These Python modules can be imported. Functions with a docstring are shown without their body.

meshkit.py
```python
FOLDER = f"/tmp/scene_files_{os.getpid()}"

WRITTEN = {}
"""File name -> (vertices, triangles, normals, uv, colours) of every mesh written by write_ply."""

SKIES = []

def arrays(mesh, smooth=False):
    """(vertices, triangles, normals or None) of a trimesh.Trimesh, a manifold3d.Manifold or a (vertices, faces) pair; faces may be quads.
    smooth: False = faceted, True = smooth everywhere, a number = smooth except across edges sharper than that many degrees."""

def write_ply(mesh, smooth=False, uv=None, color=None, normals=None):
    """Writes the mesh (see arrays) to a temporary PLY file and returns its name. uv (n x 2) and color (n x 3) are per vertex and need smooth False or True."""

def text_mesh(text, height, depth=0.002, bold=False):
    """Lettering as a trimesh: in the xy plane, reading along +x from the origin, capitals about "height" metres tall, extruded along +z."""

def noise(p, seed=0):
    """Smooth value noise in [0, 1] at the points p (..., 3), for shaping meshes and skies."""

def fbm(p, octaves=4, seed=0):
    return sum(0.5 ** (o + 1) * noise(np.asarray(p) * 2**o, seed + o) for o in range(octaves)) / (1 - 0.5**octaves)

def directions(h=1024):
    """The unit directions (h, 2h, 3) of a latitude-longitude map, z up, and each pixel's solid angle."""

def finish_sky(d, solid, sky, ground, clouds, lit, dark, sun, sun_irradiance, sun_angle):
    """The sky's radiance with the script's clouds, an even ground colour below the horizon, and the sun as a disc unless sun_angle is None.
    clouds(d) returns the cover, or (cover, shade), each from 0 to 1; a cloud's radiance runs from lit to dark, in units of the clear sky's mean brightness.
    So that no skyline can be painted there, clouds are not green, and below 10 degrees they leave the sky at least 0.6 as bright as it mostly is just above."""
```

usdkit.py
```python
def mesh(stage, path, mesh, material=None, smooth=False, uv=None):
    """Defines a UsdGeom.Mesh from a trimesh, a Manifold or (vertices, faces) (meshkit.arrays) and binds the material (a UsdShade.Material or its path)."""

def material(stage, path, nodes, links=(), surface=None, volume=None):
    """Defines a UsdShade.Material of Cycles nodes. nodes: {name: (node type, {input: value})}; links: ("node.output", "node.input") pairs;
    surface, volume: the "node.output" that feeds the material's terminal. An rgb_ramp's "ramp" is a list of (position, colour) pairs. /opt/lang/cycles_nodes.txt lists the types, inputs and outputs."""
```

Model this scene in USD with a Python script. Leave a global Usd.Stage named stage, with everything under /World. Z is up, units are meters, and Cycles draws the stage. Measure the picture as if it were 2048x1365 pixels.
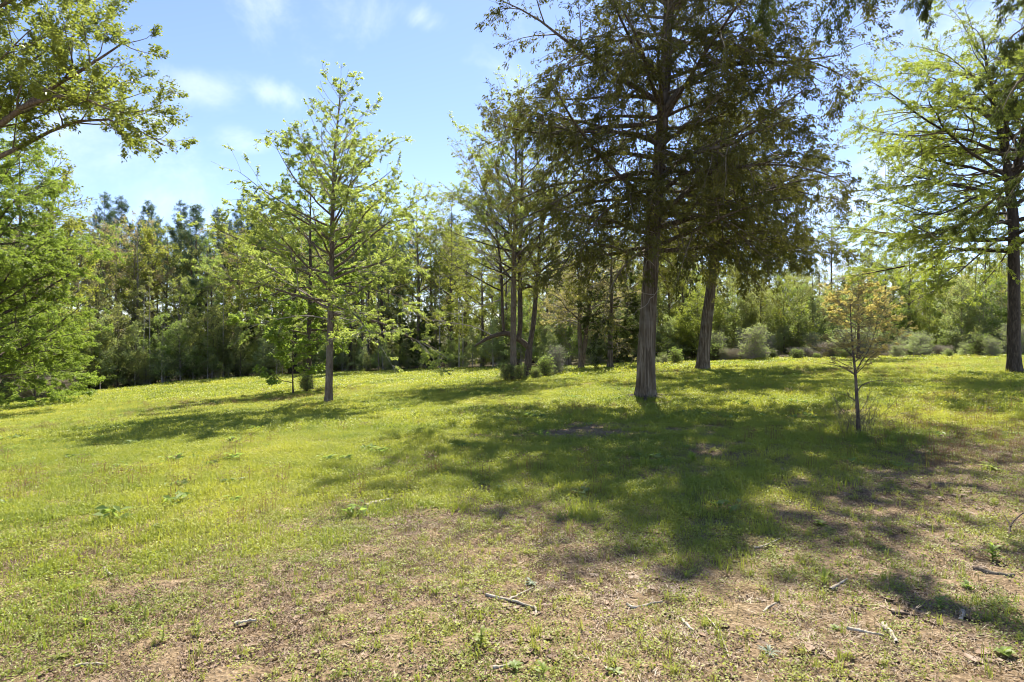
import math, numpy as np, trimesh, usdkit, meshkit
from pxr import Usd, UsdGeom, UsdLux, UsdShade, Gf, Sdf, Vt
from scipy.interpolate import RBFInterpolator

stage = Usd.Stage.CreateInMemory()
UsdGeom.SetStageUpAxis(stage, 'Z'); UsdGeom.SetStageMetersPerUnit(stage, 1.0)
UsdGeom.Xform.Define(stage, '/World'); UsdGeom.Scope.Define(stage, '/World/Looks')

# ------------------------------------------------------------------ camera, sky, sun
CAMZ, FPX = 1.6, 1138.0
cam = UsdGeom.Camera.Define(stage, '/World/camera')
cam.CreateHorizontalApertureAttr(36.0); cam.CreateVerticalApertureAttr(24.0)
cam.CreateFocalLengthAttr(20.0); cam.CreateClippingRangeAttr(Gf.Vec2f(0.05, 3000))
cam.AddTranslateOp().Set((0, 0, CAMZ)); cam.AddRotateXOp().Set(90.0)
cam.CreateExposureAttr(1.72)

SUN_EL, SUN_AZ = math.radians(53.0), math.radians(14.0)      # azimuth clockwise from +y
sun_dir = np.array([math.sin(SUN_AZ) * math.cos(SUN_EL), math.cos(SUN_AZ) * math.cos(SUN_EL), math.sin(SUN_EL)])
sun = UsdLux.DistantLight.Define(stage, '/World/sun')
sun.CreateIntensityAttr(1.18); sun.CreateAngleAttr(0.53); sun.CreateNormalizeAttr(True)
sun.CreateColorAttr(Gf.Vec3f(1.0, 0.94, 0.84))
sun.AddRotateZOp().Set(-math.degrees(SUN_AZ)); sun.AddRotateXOp().Set(-(90.0 - math.degrees(SUN_EL)))
# rotateX(-(90-el)) tilts the light's +z axis (towards the sun) to +y

def pxdir(px, py):
    d = np.array([(px - 1024) / FPX, 1.0, (682.5 - py) / FPX]); return d / np.linalg.norm(d)

PUFFS = [(395, 180, .055, 1.0), (555, 187, .035, .95), (475, 280, .04, .8), (180, 260, .12, .65), (840, 35, .035, .9),
         (730, 10, .07, .6), (500, 5, .06, .6), (1720, 395, .06, .9), (1810, 340, .06, 1.0), (300, 400, .12, .6), (1990, 30, .08, .8)]
nodes = {'tc': ('texture_coordinate', {}),
         'sky': ('sky_texture', {'sky_type': 'single_scattering', 'sun_disc': False, 'sun_elevation': SUN_EL, 'sun_rotation': SUN_AZ,
                                 'altitude': 100.0, 'air_density': 1.0, 'aerosol_density': 0.12, 'ozone_density': 1.3}),
         'nz': ('noise_texture', {'scale': 7.0, 'detail': 8.0, 'roughness': 0.62, 'distortion': .35}),
         'mix': ('mix_color', {'b': (9.5, 9.3, 10.2)}), 'tone': ('mix', {'mix_type': 'multiply', 'fac': 1.0, 'color2': (.84, .82, .96)}),
         'bg': ('background_shader', {'strength': 0.078})}
links = [('tc.generated', 'nz.vector'), ('sky.color', 'tone.color1'), ('tone.color', 'mix.a'), ('mix.result', 'bg.color')]
prev = None
for k, (px, py, rad, amt) in enumerate(PUFFS):
    d = pxdir(px, py)
    nodes[f'sub{k}'] = ('vector_math', {'math_type': 'subtract', 'vector2': tuple(d)})
    nodes[f'scl{k}'] = ('vector_math', {'math_type': 'multiply', 'vector2': (1.0, 1.0, 1.9)})
    nodes[f'len{k}'] = ('vector_math', {'math_type': 'length'})
    nodes[f'mr{k}'] = ('map_range', {'range_type': 'smoothstep', 'from_min': rad * 1.75, 'from_max': 0.0, 'to_min': 0.0, 'to_max': amt, 'clamp': True})
    links += [('tc.generated', f'sub{k}.vector1'), (f'sub{k}.vector', f'scl{k}.vector1'), (f'scl{k}.vector', f'len{k}.vector1'), (f'len{k}.value', f'mr{k}.value')]
    if prev:
        nodes[f'mx{k}'] = ('math', {'math_type': 'maximum'})
        links += [(prev, f'mx{k}.value1'), (f'mr{k}.result', f'mx{k}.value2')]; prev = f'mx{k}.value'
    else:
        prev = f'mr{k}.result'
nodes['shift'] = ('math', {'math_type': 'multiply_add', 'value2': 3.4, 'value3': -1.95})
nodes['prod'] = ('math', {'math_type': 'multiply_add', 'value2': 1.15})
nodes['gate'] = ('map_range', {'range_type': 'smoothstep', 'from_min': -0.15, 'from_max': 1.5, 'to_min': 0.0, 'to_max': 0.26, 'clamp': True})
links += [('nz.fac', 'shift.value1'), (prev, 'prod.value1'), ('shift.value', 'prod.value3'), ('prod.value', 'gate.value'), ('gate.result', 'mix.fac')]
skymat = usdkit.material(stage, '/World/Looks/sky', nodes, links, surface='bg.background')
dome = UsdLux.DomeLight.Define(stage, '/World/sky')
dome.CreateIntensityAttr(1.0)
UsdShade.MaterialBindingAPI.Apply(dome.GetPrim()).Bind(skymat)
dome.GetPrim().SetCustomDataByKey('kind', 'structure'); dome.GetPrim().SetCustomDataByKey('label', 'pale blue spring sky with faint small clouds')

# ------------------------------------------------------------------ helpers: prims
used = {}
def numbered(parent, name):
    k = used.get((parent, name), 0); used[(parent, name)] = k + 1
    return f'{parent}/{name}' if k == 0 else f'{parent}/{name}_{k:03d}'
def tag(prim, label=None, cat=None, group=None, kind=None):
    for k, v in (('label', label), ('category', cat), ('group', group), ('kind', kind)):
        if v: prim.SetCustomDataByKey(k, v)
    return prim
def thing(name, label, cat, loc=(0, 0, 0), rz=0.0, sc=None, group=None):
    x = UsdGeom.Xform.Define(stage, numbered('/World', name))
    x.AddTranslateOp().Set(Gf.Vec3d(*map(float, loc)))
    if rz: x.AddRotateZOp().Set(float(rz))
    if sc is not None: x.AddScaleOp().Set(Gf.Vec3f(*map(float, np.broadcast_to(sc, 3))))
    return tag(x.GetPrim(), label, cat, group)
def part(parent, name, mesh, mat, smooth=False, label=None, kind=None):
    m = usdkit.mesh(stage, numbered(str(parent.GetPath()), name), mesh, mat, smooth)
    tag(m.GetPrim(), label, kind=kind); return m.GetPrim()
def copy(src, name, label, cat, loc, rz, sc, group=None):
    o = thing(name, label, cat, loc, rz, sc, group)
    o.GetReferences().AddInternalReference(src.GetPath()); o.SetInstanceable(True); return o
def join(ms):
    ms = [m for m in ms if len(m[0])]
    at = np.cumsum([0] + [len(m[0]) for m in ms])
    return np.vstack([m[0] for m in ms]), np.vstack([np.asarray(m[1]) + a for m, a in zip(ms, at)])

# ------------------------------------------------------------------ terrain
_tp = [(-32, 40, -2.27), (-24.9, 42, -1.54), (-15, 46, -1.03), (-9.5, 48, -.9), (.1, 26, -.22), (3.9, 32, -.05), (8.4, 25, .33), (16.7, 33, .62),
       (23, 30, .75), (15.9, 18, .55), (5.5, 9, .10), (3.65, 15.6, 0), (-5.8, 18, -.38), (0, 0, 0), (4, 3, .05), (-4, 3, -.06), (-9, 9, -.33), (0, 6, 0),
       (-14, 20, -.95), (-22, 30, -1.6), (10, 12, .3), (-12, 0, -.35), (12, 0, .25), (30, 60, .7), (-30, 70, -2.3), (0, 70, -.5), (0, -20, 0), (-60, 50, -3), (60, 40, 1.2)]
_tp = np.array(_tp, float)
_rbf = RBFInterpolator(_tp[:, :2], _tp[:, 2], kernel='thin_plate_spline', smoothing=3.0)
def tz(x, y):
    x, y = np.broadcast_arrays(np.asarray(x, float), np.asarray(y, float)); s = x.shape
    p = np.stack([np.clip(x.ravel(), -70, 70), np.clip(y.ravel(), -25, 85)], 1)
    z = _rbf(p) if len(p) else np.zeros(0)
    q = np.stack([x.ravel(), y.ravel(), 0 * z], 1)
    z = np.clip(z, -4, 2.5) + .10 * (meshkit.fbm(q * .35, 3, 3) - .5) + .05 * (meshkit.fbm(q * 1.7, 2, 9) - .5)
    return z.reshape(s)
Z0 = float(tz(0, 0))
def W(px, d, lift=0.0):
    x = (px - 1024) / FPX * d
    return np.array([x, d, float(tz(x, d)) + lift])
def PW(px, py, d): return np.array([(px - 1024) / FPX * d, d, CAMZ + (682.5 - py) / FPX * d])
def ground_at(px, py):
    d = 1.6 * FPX / (py - 682.5)
    for _ in range(12): d = .5 * d + .5 * (CAMZ - float(tz((px - 1024) / FPX * d, d))) * FPX / (py - 682.5)
    return W(px, d)

_bb = np.array([(-1200, 1180), (0, 1110), (350, 1070), (700, 1020), (1000, 985), (1300, 1010), (1500, 1060), (1700, 965), (2048, 885), (3200, 860)], float)
_bd = (_bb[:, 1] - 682.5) ** -1 * 1.58 * FPX; _bt = (_bb[:, 0] - 1024) / FPX
def sstep(a, b, x):
    t = np.clip((x - a) / (b - a), 0, 1); return t * t * (3 - 2 * t)
def lush(x, y):
    """0 = bare brown soil with litter, 1 = full green sward."""
    x = np.asarray(x, float); y = np.asarray(y, float)
    b = x / np.maximum(y, .8); db = np.interp(b, _bt, _bd)
    q = np.stack([x, y, 0 * x], -1)
    n = meshkit.fbm(q * .55, 3, 21) - .5; n2 = meshkit.fbm(q * 1.9, 3, 5) - .5
    v = sstep(-2.2, 2.3, (y - db) + 3.2 * n + 1.8 * n2)
    v = np.where(y < .5, 0.15, v)
    # bare, scuffed places under the cedar and by the thicket
    for cx, cy, rr, a in ((1.6, 10.3, 1.9, .55), (3.6, 15.0, 1.0, .7), (6.4, 11.2, 1.5, .6), (-.9, 24.6, 1.6, .6), (3.5, 12.6, 1.4, .4), (2.4, 7.8, 1.2, .5), (14, 17.0, 2.2, .35)):
        v = v - a * np.exp(-((x - cx) ** 2 + ((y - cy) * 1.2) ** 2) / rr ** 2) * (.6 + 1.6 * (n2 + .3))
    v = v - .42 * sstep(.52, .72, meshkit.fbm(q * .8, 4, 141)) - .25 * sstep(.5, .7, meshkit.fbm(q * 2.6, 3, 142))
    return np.clip(v, 0, 1)
_eb = np.array([(-900, 41), (0, 38), (150, 39.5), (350, 42), (560, 45), (700, 46), (900, 46), (1000, 42), (1150, 37), (1300, 35.5), (1500, 34), (1700, 33), (1900, 31.5), (2048, 31), (2900, 28)], float)
def edge_d(x, y): return np.interp(x / np.maximum(y, 1) * FPX + 1024, _eb[:, 0], _eb[:, 1])
def wood(x, y):
    q = np.stack([x, y, 0 * x], -1)
    return sstep(-.8, 1.2, y - edge_d(x, y) + 2.0 * (meshkit.fbm(q * .4, 3, 33) - .5))

# ------------------------------------------------------------------ materials
def mat(name, *a, **k): return usdkit.material(stage, '/World/Looks/' + name, *a, **k)
def leaf_mat(name, cols, trans=0.45, glow=1.35, pscale=.9, rough=.5, gain=1.4, spec=.3):
    """cols: dark..light leaf colours; each leaf has its own, drifting from one clump to another."""
    cols = [tuple(min(.6, c * gain) for c in q) for q in cols]
    n = {'g': ('geometry', {}), 'oi': ('object_info', {}),
         'r': ('rgb_ramp', {'ramp': [(i / (len(cols) - 1), c) for i, c in enumerate(cols)]}),
         'nz': ('noise_texture', {'scale': pscale, 'detail': 2.0}),
         'add': ('math', {'math_type': 'multiply_add', 'value2': .62, 'value3': -.12}), 'sum': ('math', {'math_type': 'multiply_add', 'value2': .5, 'use_clamp': True}),
         'hs': ('hsv', {'saturation': 1.0, 'fac': 1.0}), 'hv': ('map_range', {'from_min': 0., 'from_max': 1., 'to_min': .80, 'to_max': 1.15}),
         'p': ('principled_bsdf', {'roughness': rough, 'specular_ior_level': spec}),
         'tint': ('mix', {'mix_type': 'multiply', 'fac': 1.0, 'color2': (glow, glow * 1.04, glow * .6)}),
         't': ('translucent_bsdf', {}), 'm': ('mix_closure', {'fac': trans})}
    l = [('g.random_per_island', 'add.value1'), ('nz.fac', 'sum.value1'), ('add.value', 'sum.value3'), ('g.position', 'nz.vector'), ('sum.value', 'r.fac'),
         ('r.color', 'hs.color'), ('oi.random', 'hv.value'), ('hv.result', 'hs.value'), ('hs.color', 'p.base_color'), ('hs.color', 'tint.color1'), ('tint.color', 't.color'),
         ('p.BSDF', 'm.closure1'), ('t.BSDF', 'm.closure2')]
    return mat(name, n, l, surface='m.closure')
def bark_mat(name, c1, c2, c3, sx=22., sz=2.6, bump=.6, lichen=None):
    n = {'tc': ('texture_coordinate', {}), 'mp': ('mapping', {'mapping_type': 'point', 'scale': (sx, sx, sz)}),
         'n1': ('noise_texture', {'scale': 1.0, 'detail': 5.0, 'roughness': .65, 'distortion': .5}), 'n2': ('noise_texture', {'scale': 2.3, 'detail': 3.0}),
         'r': ('rgb_ramp', {'ramp': [(.28, c1), (.5, c2), (.72, c3)]}), 'mx': ('mix_color', {'b': lichen or c2}),
         'mr': ('map_range', {'from_min': .5, 'from_max': .72, 'to_min': 0., 'to_max': .7 if lichen else 0., 'clamp': True}),
         'b': ('bump', {'strength': bump, 'distance': .03}), 'p': ('principled_bsdf', {'roughness': .9, 'specular_ior_level': .2})}
    l = [('tc.object', 'mp.vector'), ('mp.vector', 'n1.vector'), ('tc.object', 'n2.vector'), ('n1.fac', 'r.fac'), ('r.color', 'mx.a'), ('n2.fac', 'mr.value'), ('mr.result', 'mx.fac'),
         ('mx.result', 'p.base_color'), ('n1.fac', 'b.height'), ('b.normal', 'p.normal')]
    return mat(name, n, l, surface='p.BSDF')

M = {}
M['bark_cedar'] = bark_mat('bark_cedar', (.022, .016, .009), (.075, .056, .036), (.24, .195, .145), 22, 1.1, 1.0, (.15, .13, .10))
M['bark_oak'] = bark_mat('bark_oak', (.04, .029, .02), (.11, .08, .056), (.20, .16, .12), 24, 5, .9, (.15, .14, .10))
M['bark_dark'] = bark_mat('bark_dark', (.028, .021, .015), (.070, .052, .037), (.14, .11, .082), 20, 4, .8)
M['bark_black'] = bark_mat('bark_black', (.017, .013, .009), (.043, .033, .024), (.095, .075, .056), 20, 5, .9)
M['bark_grey'] = bark_mat('bark_grey', (.16, .135, .11), (.29, .255, .215), (.42, .385, .34), 20, 4, .5)
M['twig'] = bark_mat('twig', (.055, .045, .026), (.11, .09, .055), (.175, .15, .10), 12, 12, .1)
M['twig_pale'] = bark_mat('twig_pale', (.17, .145, .12), (.26, .225, .19), (.36, .32, .28), 12, 12, .1)
M['dead_wood'] = bark_mat('dead_wood', (.17, .14, .095), (.33, .285, .21), (.52, .47, .38), 30, 30, .4)
M['leaf_cedar'] = leaf_mat('leaf_cedar', [(.044, .049, .014), (.096, .089, .026), (.155, .13, .043), (.21, .162, .06)], .34, 1.2, rough=.75, gain=2.25, spec=.08)
M['leaf_cedar_dark'] = leaf_mat('leaf_cedar_dark', [(.036, .048, .015), (.066, .078, .024), (.11, .11, .036)], .32, 1.15, rough=.7, gain=1.9, spec=.1)
M['leaf_young'] = leaf_mat('leaf_young', [(.15, .18, .055), (.23, .25, .075), (.31, .305, .105), (.36, .32, .14)], .54, 1.35, rough=.5, gain=1.6)
M['leaf_bright'] = leaf_mat('leaf_bright', [(.13, .175, .036), (.21, .258, .055), (.295, .325, .08)], .52, 1.4, rough=.5)
M['leaf_elm'] = leaf_mat('leaf_elm', [(.15, .175, .036), (.235, .255, .055), (.33, .325, .08)], .54, 1.4, rough=.5)
M['leaf_yellow'] = leaf_mat('leaf_yellow', [(.15, .165, .036), (.245, .24, .05), (.33, .295, .075)], .5, 1.35)
M['leaf_oak'] = leaf_mat('leaf_oak', [(.13, .155, .034), (.21, .225, .05), (.29, .275, .07), (.30, .22, .07)], .52, 1.4, rough=.4)
M['leaf_olive'] = leaf_mat('leaf_olive', [(.14, .15, .058), (.215, .22, .088), (.30, .29, .125)], .52, 1.35, gain=1.6)
M['leaf_green'] = leaf_mat('leaf_green', [(.115, .155, .046), (.185, .22, .068), (.265, .285, .095)], .52, 1.35, gain=1.6)
M['leaf_bud'] = leaf_mat('leaf_bud', [(.19, .15, .085), (.27, .225, .125), (.34, .29, .16)], .45, 1.25)
M['leaf_pink'] = leaf_mat('leaf_pink', [(.20, .18, .085), (.29, .24, .135), (.36, .29, .18)], .48, 1.3)
M['leaf_orange'] = leaf_mat('leaf_orange', [(.23, .185, .08), (.33, .28, .125), (.41, .36, .175)], .52, 1.3, gain=1.75)
M['leaf_shrub'] = leaf_mat('leaf_shrub', [(.16, .19, .085), (.245, .27, .13), (.34, .355, .19)], .5, 1.3, gain=1.6)
M['leaf_grey'] = leaf_mat('leaf_grey', [(.12, .145, .095), (.19, .22, .16), (.27, .30, .235)], .4, 1.15)
M['needle'] = leaf_mat('needle', [(.045, .070, .040), (.075, .105, .060), (.115, .15, .088)], .36, 1.15, rough=.5, gain=2.1)
M['litter'] = leaf_mat('litter', [(.15, .095, .055), (.32, .225, .145), (.50, .385, .285), (.64, .54, .44)], .15, 1.1, rough=.6, pscale=6, gain=1.0)
M['straw'] = leaf_mat('straw', [(.26, .19, .12), (.40, .32, .21), (.52, .44, .31)], .2, 1.1, pscale=3, gain=1.0)
M['dry_brush'] = leaf_mat('dry_brush', [(.22, .175, .12), (.35, .295, .215), (.48, .425, .33)], .15, 1.0, pscale=2, gain=1.0)

def grass_mat(name, lo, mid, hi, brown, trans=.4):
    """Sward: green drifting to yellow over metres; brown where the sward thins (per-point attribute is not needed, it follows the place)."""
    n = {'g': ('geometry', {}), 'n1': ('noise_texture', {'scale': .42, 'detail': 4.0, 'roughness': .6}), 'n2': ('noise_texture', {'scale': 3.1, 'detail': 2.0}),
         'a': ('math', {'math_type': 'multiply_add', 'value2': .55, 'value3': -.30}), 'b': ('math', {'math_type': 'multiply_add', 'value2': 1.0}), 'c': ('math', {'math_type': 'multiply_add', 'value2': .28, 'use_clamp': True}),
         'r': ('rgb_ramp', {'ramp': [(.12, lo), (.45, mid), (.78, hi), (.97, brown)]}),
         'p': ('principled_bsdf', {'roughness': .5, 'specular_ior_level': .3}), 'tint': ('mix', {'mix_type': 'multiply', 'fac': 1.0, 'color2': (1.4, 1.4, .8)}),
         't': ('translucent_bsdf', {}), 'm': ('mix_closure', {'fac': trans})}
    l = [('g.position', 'n1.vector'), ('g.position', 'n2.vector'), ('g.random_per_island', 'a.value1'), ('n1.fac', 'b.value1'), ('a.value', 'b.value3'), ('n2.fac', 'c.value1'), ('b.value', 'c.value3'),
         ('c.value', 'r.fac'), ('r.color', 'p.base_color'), ('r.color', 'tint.color1'), ('tint.color', 't.color'), ('p.BSDF', 'm.closure1'), ('t.BSDF', 'm.closure2')]
    return mat(name, n, l, surface='m.closure')
M['grass'] = grass_mat('grass', (.165, .22, .036), (.335, .35, .060), (.48, .445, .088), (.42, .33, .14))
M['sprout'] = grass_mat('sprout', (.17, .215, .045), (.30, .31, .075), (.38, .32, .105), (.33, .22, .12))
M['sorrel'] = leaf_mat('sorrel', [(.16, .09, .05), (.26, .16, .09), (.30, .23, .12)], .35, 1.2, gain=1.0)
M['flower'] = mat('flower', {'p': ('principled_bsdf', {'base_color': (.62, .48, .035), 'roughness': .6}), 't': ('translucent_bsdf', {'color': (.7, .55, .05)}), 'm': ('mix_closure', {'fac': .35})},
                  [('p.BSDF', 'm.closure1'), ('t.BSDF', 'm.closure2')], surface='m.closure')

M['ground'] = mat('ground', {
    'g': ('geometry', {}), 'at': ('attribute', {'attribute': 'sward'}), 'aw': ('attribute', {'attribute': 'woodfloor'}),
    'n1': ('noise_texture', {'scale': 38.0, 'detail': 6.0, 'roughness': .7}), 'n2': ('noise_texture', {'scale': 3.2, 'detail': 5.0, 'roughness': .6}), 'v': ('voronoi_texture', {'scale': 46.0}),
    'soil': ('rgb_ramp', {'ramp': [(.36, (.055, .038, .022)), (.50, (.17, .116, .064)), (.61, (.325, .24, .146)), (.73, (.56, .46, .35))]}),
    'soil2': ('rgb_ramp', {'ramp': [(.35, (.115, .080, .044)), (.65, (.27, .20, .122))]}), 'sm': ('mix_color', {'fac': .4}),
    'gr': ('rgb_ramp', {'ramp': [(.3, (.11, .11, .028)), (.52, (.22, .215, .045)), (.72, (.34, .29, .09))]}),
    'mx': ('mix_color', {}), 'wf': ('rgb_ramp', {'ramp': [(.3, (.045, .04, .022)), (.55, (.10, .085, .045)), (.75, (.17, .14, .085))]}), 'mw': ('mix_color', {}),
    'h': ('math', {'math_type': 'multiply_add', 'value2': .6}), 'b': ('bump', {'strength': 1.0, 'distance': .02}), 'p': ('principled_bsdf', {'roughness': .95, 'specular_ior_level': .1})},
    [('g.position', 'n1.vector'), ('g.position', 'n2.vector'), ('g.position', 'v.vector'), ('n1.fac', 'soil.fac'), ('n2.fac', 'soil2.fac'), ('soil.color', 'sm.a'), ('soil2.color', 'sm.b'),
     ('n1.fac', 'gr.fac'), ('sm.result', 'mx.a'), ('gr.color', 'mx.b'), ('at.fac', 'mx.fac'), ('n1.fac', 'wf.fac'), ('mx.result', 'mw.a'), ('wf.color', 'mw.b'), ('aw.fac', 'mw.fac'),
     ('mw.result', 'p.base_color'), ('v.distance', 'h.value1'), ('n1.fac', 'h.value3'), ('h.value', 'b.height'), ('b.normal', 'p.normal')], surface='p.BSDF')

# ------------------------------------------------------------------ ground sheet
def axis(parts):
    return np.unique(np.round(np.concatenate([np.arange(a, b, s) for a, b, s in parts]), 4))
gx = axis([(-900, -120, 60), (-120, -40, 4), (-40, -8, .5), (-8, 8, .05), (8, 40, .5), (40, 120, 4), (120, 901, 60)])
gy = axis([(-300, -20, 40), (-20, 1.5, 1.0), (1.5, 5, .04), (5, 9, .07), (9, 16, .14), (16, 60, .5), (60, 120, 4), (120, 1501, 60)])
GX, GY = np.meshgrid(gx, gy, indexing='ij')
GZ = tz(GX, GY)
q = np.stack([GX, GY, 0 * GX], -1)
near = sstep(13, 6, GY) * sstep(9, 7, np.abs(GX)) * (GY > 1)
GZ += near * (.035 * (meshkit.fbm(q * 5, 3, 77) - .5) + .03 * (meshkit.noise(q * 9, 78) - .5) + .022 * (meshkit.noise(q * 19, 79) - .5))
nx, ny = len(gx), len(gy)
idx = np.arange(nx * ny).reshape(nx, ny)
quads = np.stack([idx[:-1, :-1], idx[1:, :-1], idx[1:, 1:], idx[:-1, 1:]], -1).reshape(-1, 4)
gv = np.stack([GX, GY, GZ], -1).reshape(-1, 3)
g = usdkit.mesh(stage, numbered('/World', 'ground'), (gv, quads), M['ground'], True)
pv = UsdGeom.PrimvarsAPI(g)
def fvar(api, name, val): api.CreatePrimvar(name, Sdf.ValueTypeNames.FloatArray, 'vertex').Set(Vt.FloatArray.FromNumpy(val.astype(np.float32)))
fvar(pv, 'sward', np.clip(lush(gv[:, 0], gv[:, 1]) * 1.0, 0, 1) ** 1.2)
fvar(pv, 'woodfloor', wood(gv[:, 0], gv[:, 1]))
tag(g.GetPrim(), 'gently sloping meadow ground, bare brown soil in front and green beyond', kind='structure')

# ------------------------------------------------------------------ tree growing
def unit(v): return v / np.maximum(np.linalg.norm(v, axis=-1, keepdims=True), 1e-9)
UP = np.array([0, 0, 1.0])
def paths(P, D, L, n, bend, wob, rng):
    """N branches of n segments. bend > 0 turns them up, < 0 lets them droop towards the tip."""
    N = len(P); pts = np.empty((N, n + 1, 3)); pts[:, 0] = P; d = unit(D); bend = np.broadcast_to(bend, (N,))
    for k in range(n):
        d = unit(d + UP * (bend / n)[:, None] + rng.normal(0, wob, (N, 3)))
        pts[:, k + 1] = pts[:, k] + d * (L / n)[:, None]
    return pts
def tubes(pts, rad, sides):
    N, K = pts.shape[:2]
    if N == 0: return np.zeros((0, 3)), np.zeros((0, 3), int)
    t = np.empty_like(pts); t[:, 1:-1] = pts[:, 2:] - pts[:, :-2]; t[:, 0] = pts[:, 1] - pts[:, 0]; t[:, -1] = pts[:, -1] - pts[:, -2]
    t = unit(t); ref = np.where(np.abs(t[:, :1, 2:3]) > .9, np.array([1.0, 0, 0]), UP)
    a = unit(np.cross(t, ref)); b = np.cross(t, a)
    th = np.arange(sides) / sides * 2 * np.pi
    v = pts[:, :, None] + rad[:, :, None, None] * (a[:, :, None] * np.cos(th)[:, None] + b[:, :, None] * np.sin(th)[:, None])
    i = np.arange(N * K * sides).reshape(N, K, sides); j = np.roll(i, -1, 2)
    q = np.stack([i[:, :-1], j[:, :-1], j[:, 1:], i[:, 1:]], -1).reshape(-1, 4)
    return v.reshape(-1, 3), np.vstack([q[:, [0, 1, 2]], q[:, [0, 2, 3]]])
def at(pts, i, t):
    K = pts.shape[1] - 1; s = np.clip(t * K, 0, K - 1e-6); k = s.astype(int); f = (s - k)[:, None]
    a, b = pts[i, k], pts[i, k + 1]; return a * (1 - f) + b * f, unit(b - a)
def kids(pts, L, per_m, tmin, ang, ratio, planar, rng, tpow=1.0, taper=.55, least=0.0, mn=1):
    n = np.maximum(rng.poisson(np.maximum(L * per_m, .01)), mn)
    i = np.repeat(np.arange(len(pts)), n); t = tmin + (1 - tmin) * rng.random(len(i)) ** tpow
    p, T = at(pts, i, t)
    side = unit(np.cross(T, UP) + 1e-6); upp = np.cross(side, T)
    perp = unit(side * rng.choice([-1, 1], len(i))[:, None] + upp * (rng.normal(0, 1, len(i)) * (1 - planar) * 1.6)[:, None])
    a = np.radians(rng.normal(ang, 11, len(i)))[:, None]
    D = np.cos(a) * T + np.sin(a) * perp
    l = np.maximum(L[i] * ratio * (1 - taper * t) * rng.uniform(.55, 1.25, len(i)), least)
    return i, t, p, D, l
def leaves(pts, count, size, wid, rng, tmin=.25, spread=60, flat=.6, droop=.0, off=.0, L=None, clump=1, tris=2):
    """Leaf-sized folded diamonds set along twigs."""
    w = None if L is None else L / L.sum()
    m = count // clump
    i = np.repeat(rng.choice(len(pts), m, p=w), clump); t = np.clip(np.repeat(tmin + (1 - tmin) * rng.random(m), clump) + rng.normal(0, .02, m * clump), 0, 1)
    p, T = at(pts, i, t); n = len(i)
    side = unit(np.cross(T, UP) + rng.normal(0, .25, (n, 3)))
    a = np.radians(rng.normal(spread, 18, n))[:, None]
    ax = unit(np.cos(a) * T + np.sin(a) * side * rng.choice([-1, 1], n)[:, None] - UP * droop + rng.normal(0, .25, (n, 3)))
    nr = unit(UP * flat + rng.normal(0, .55, (n, 3))); s = unit(np.cross(ax, nr)); nr = np.cross(s, ax)
    l = (size * rng.uniform(.6, 1.3, n))[:, None]; wd = l * wid
    p = p + rng.normal(0, 1, (n, 3)) * off
    base, tip = p, p + ax * l - UP * l * .12
    mid = p + ax * l * .48 + nr * l * .10
    v = np.stack([base, mid + s * wd * .5, tip, mid - s * wd * .5], 1)
    k = np.arange(n)[:, None] * 4
    return v.reshape(-1, 3), np.vstack([k + [0, 1, 2], k + [0, 2, 3]])
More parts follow.
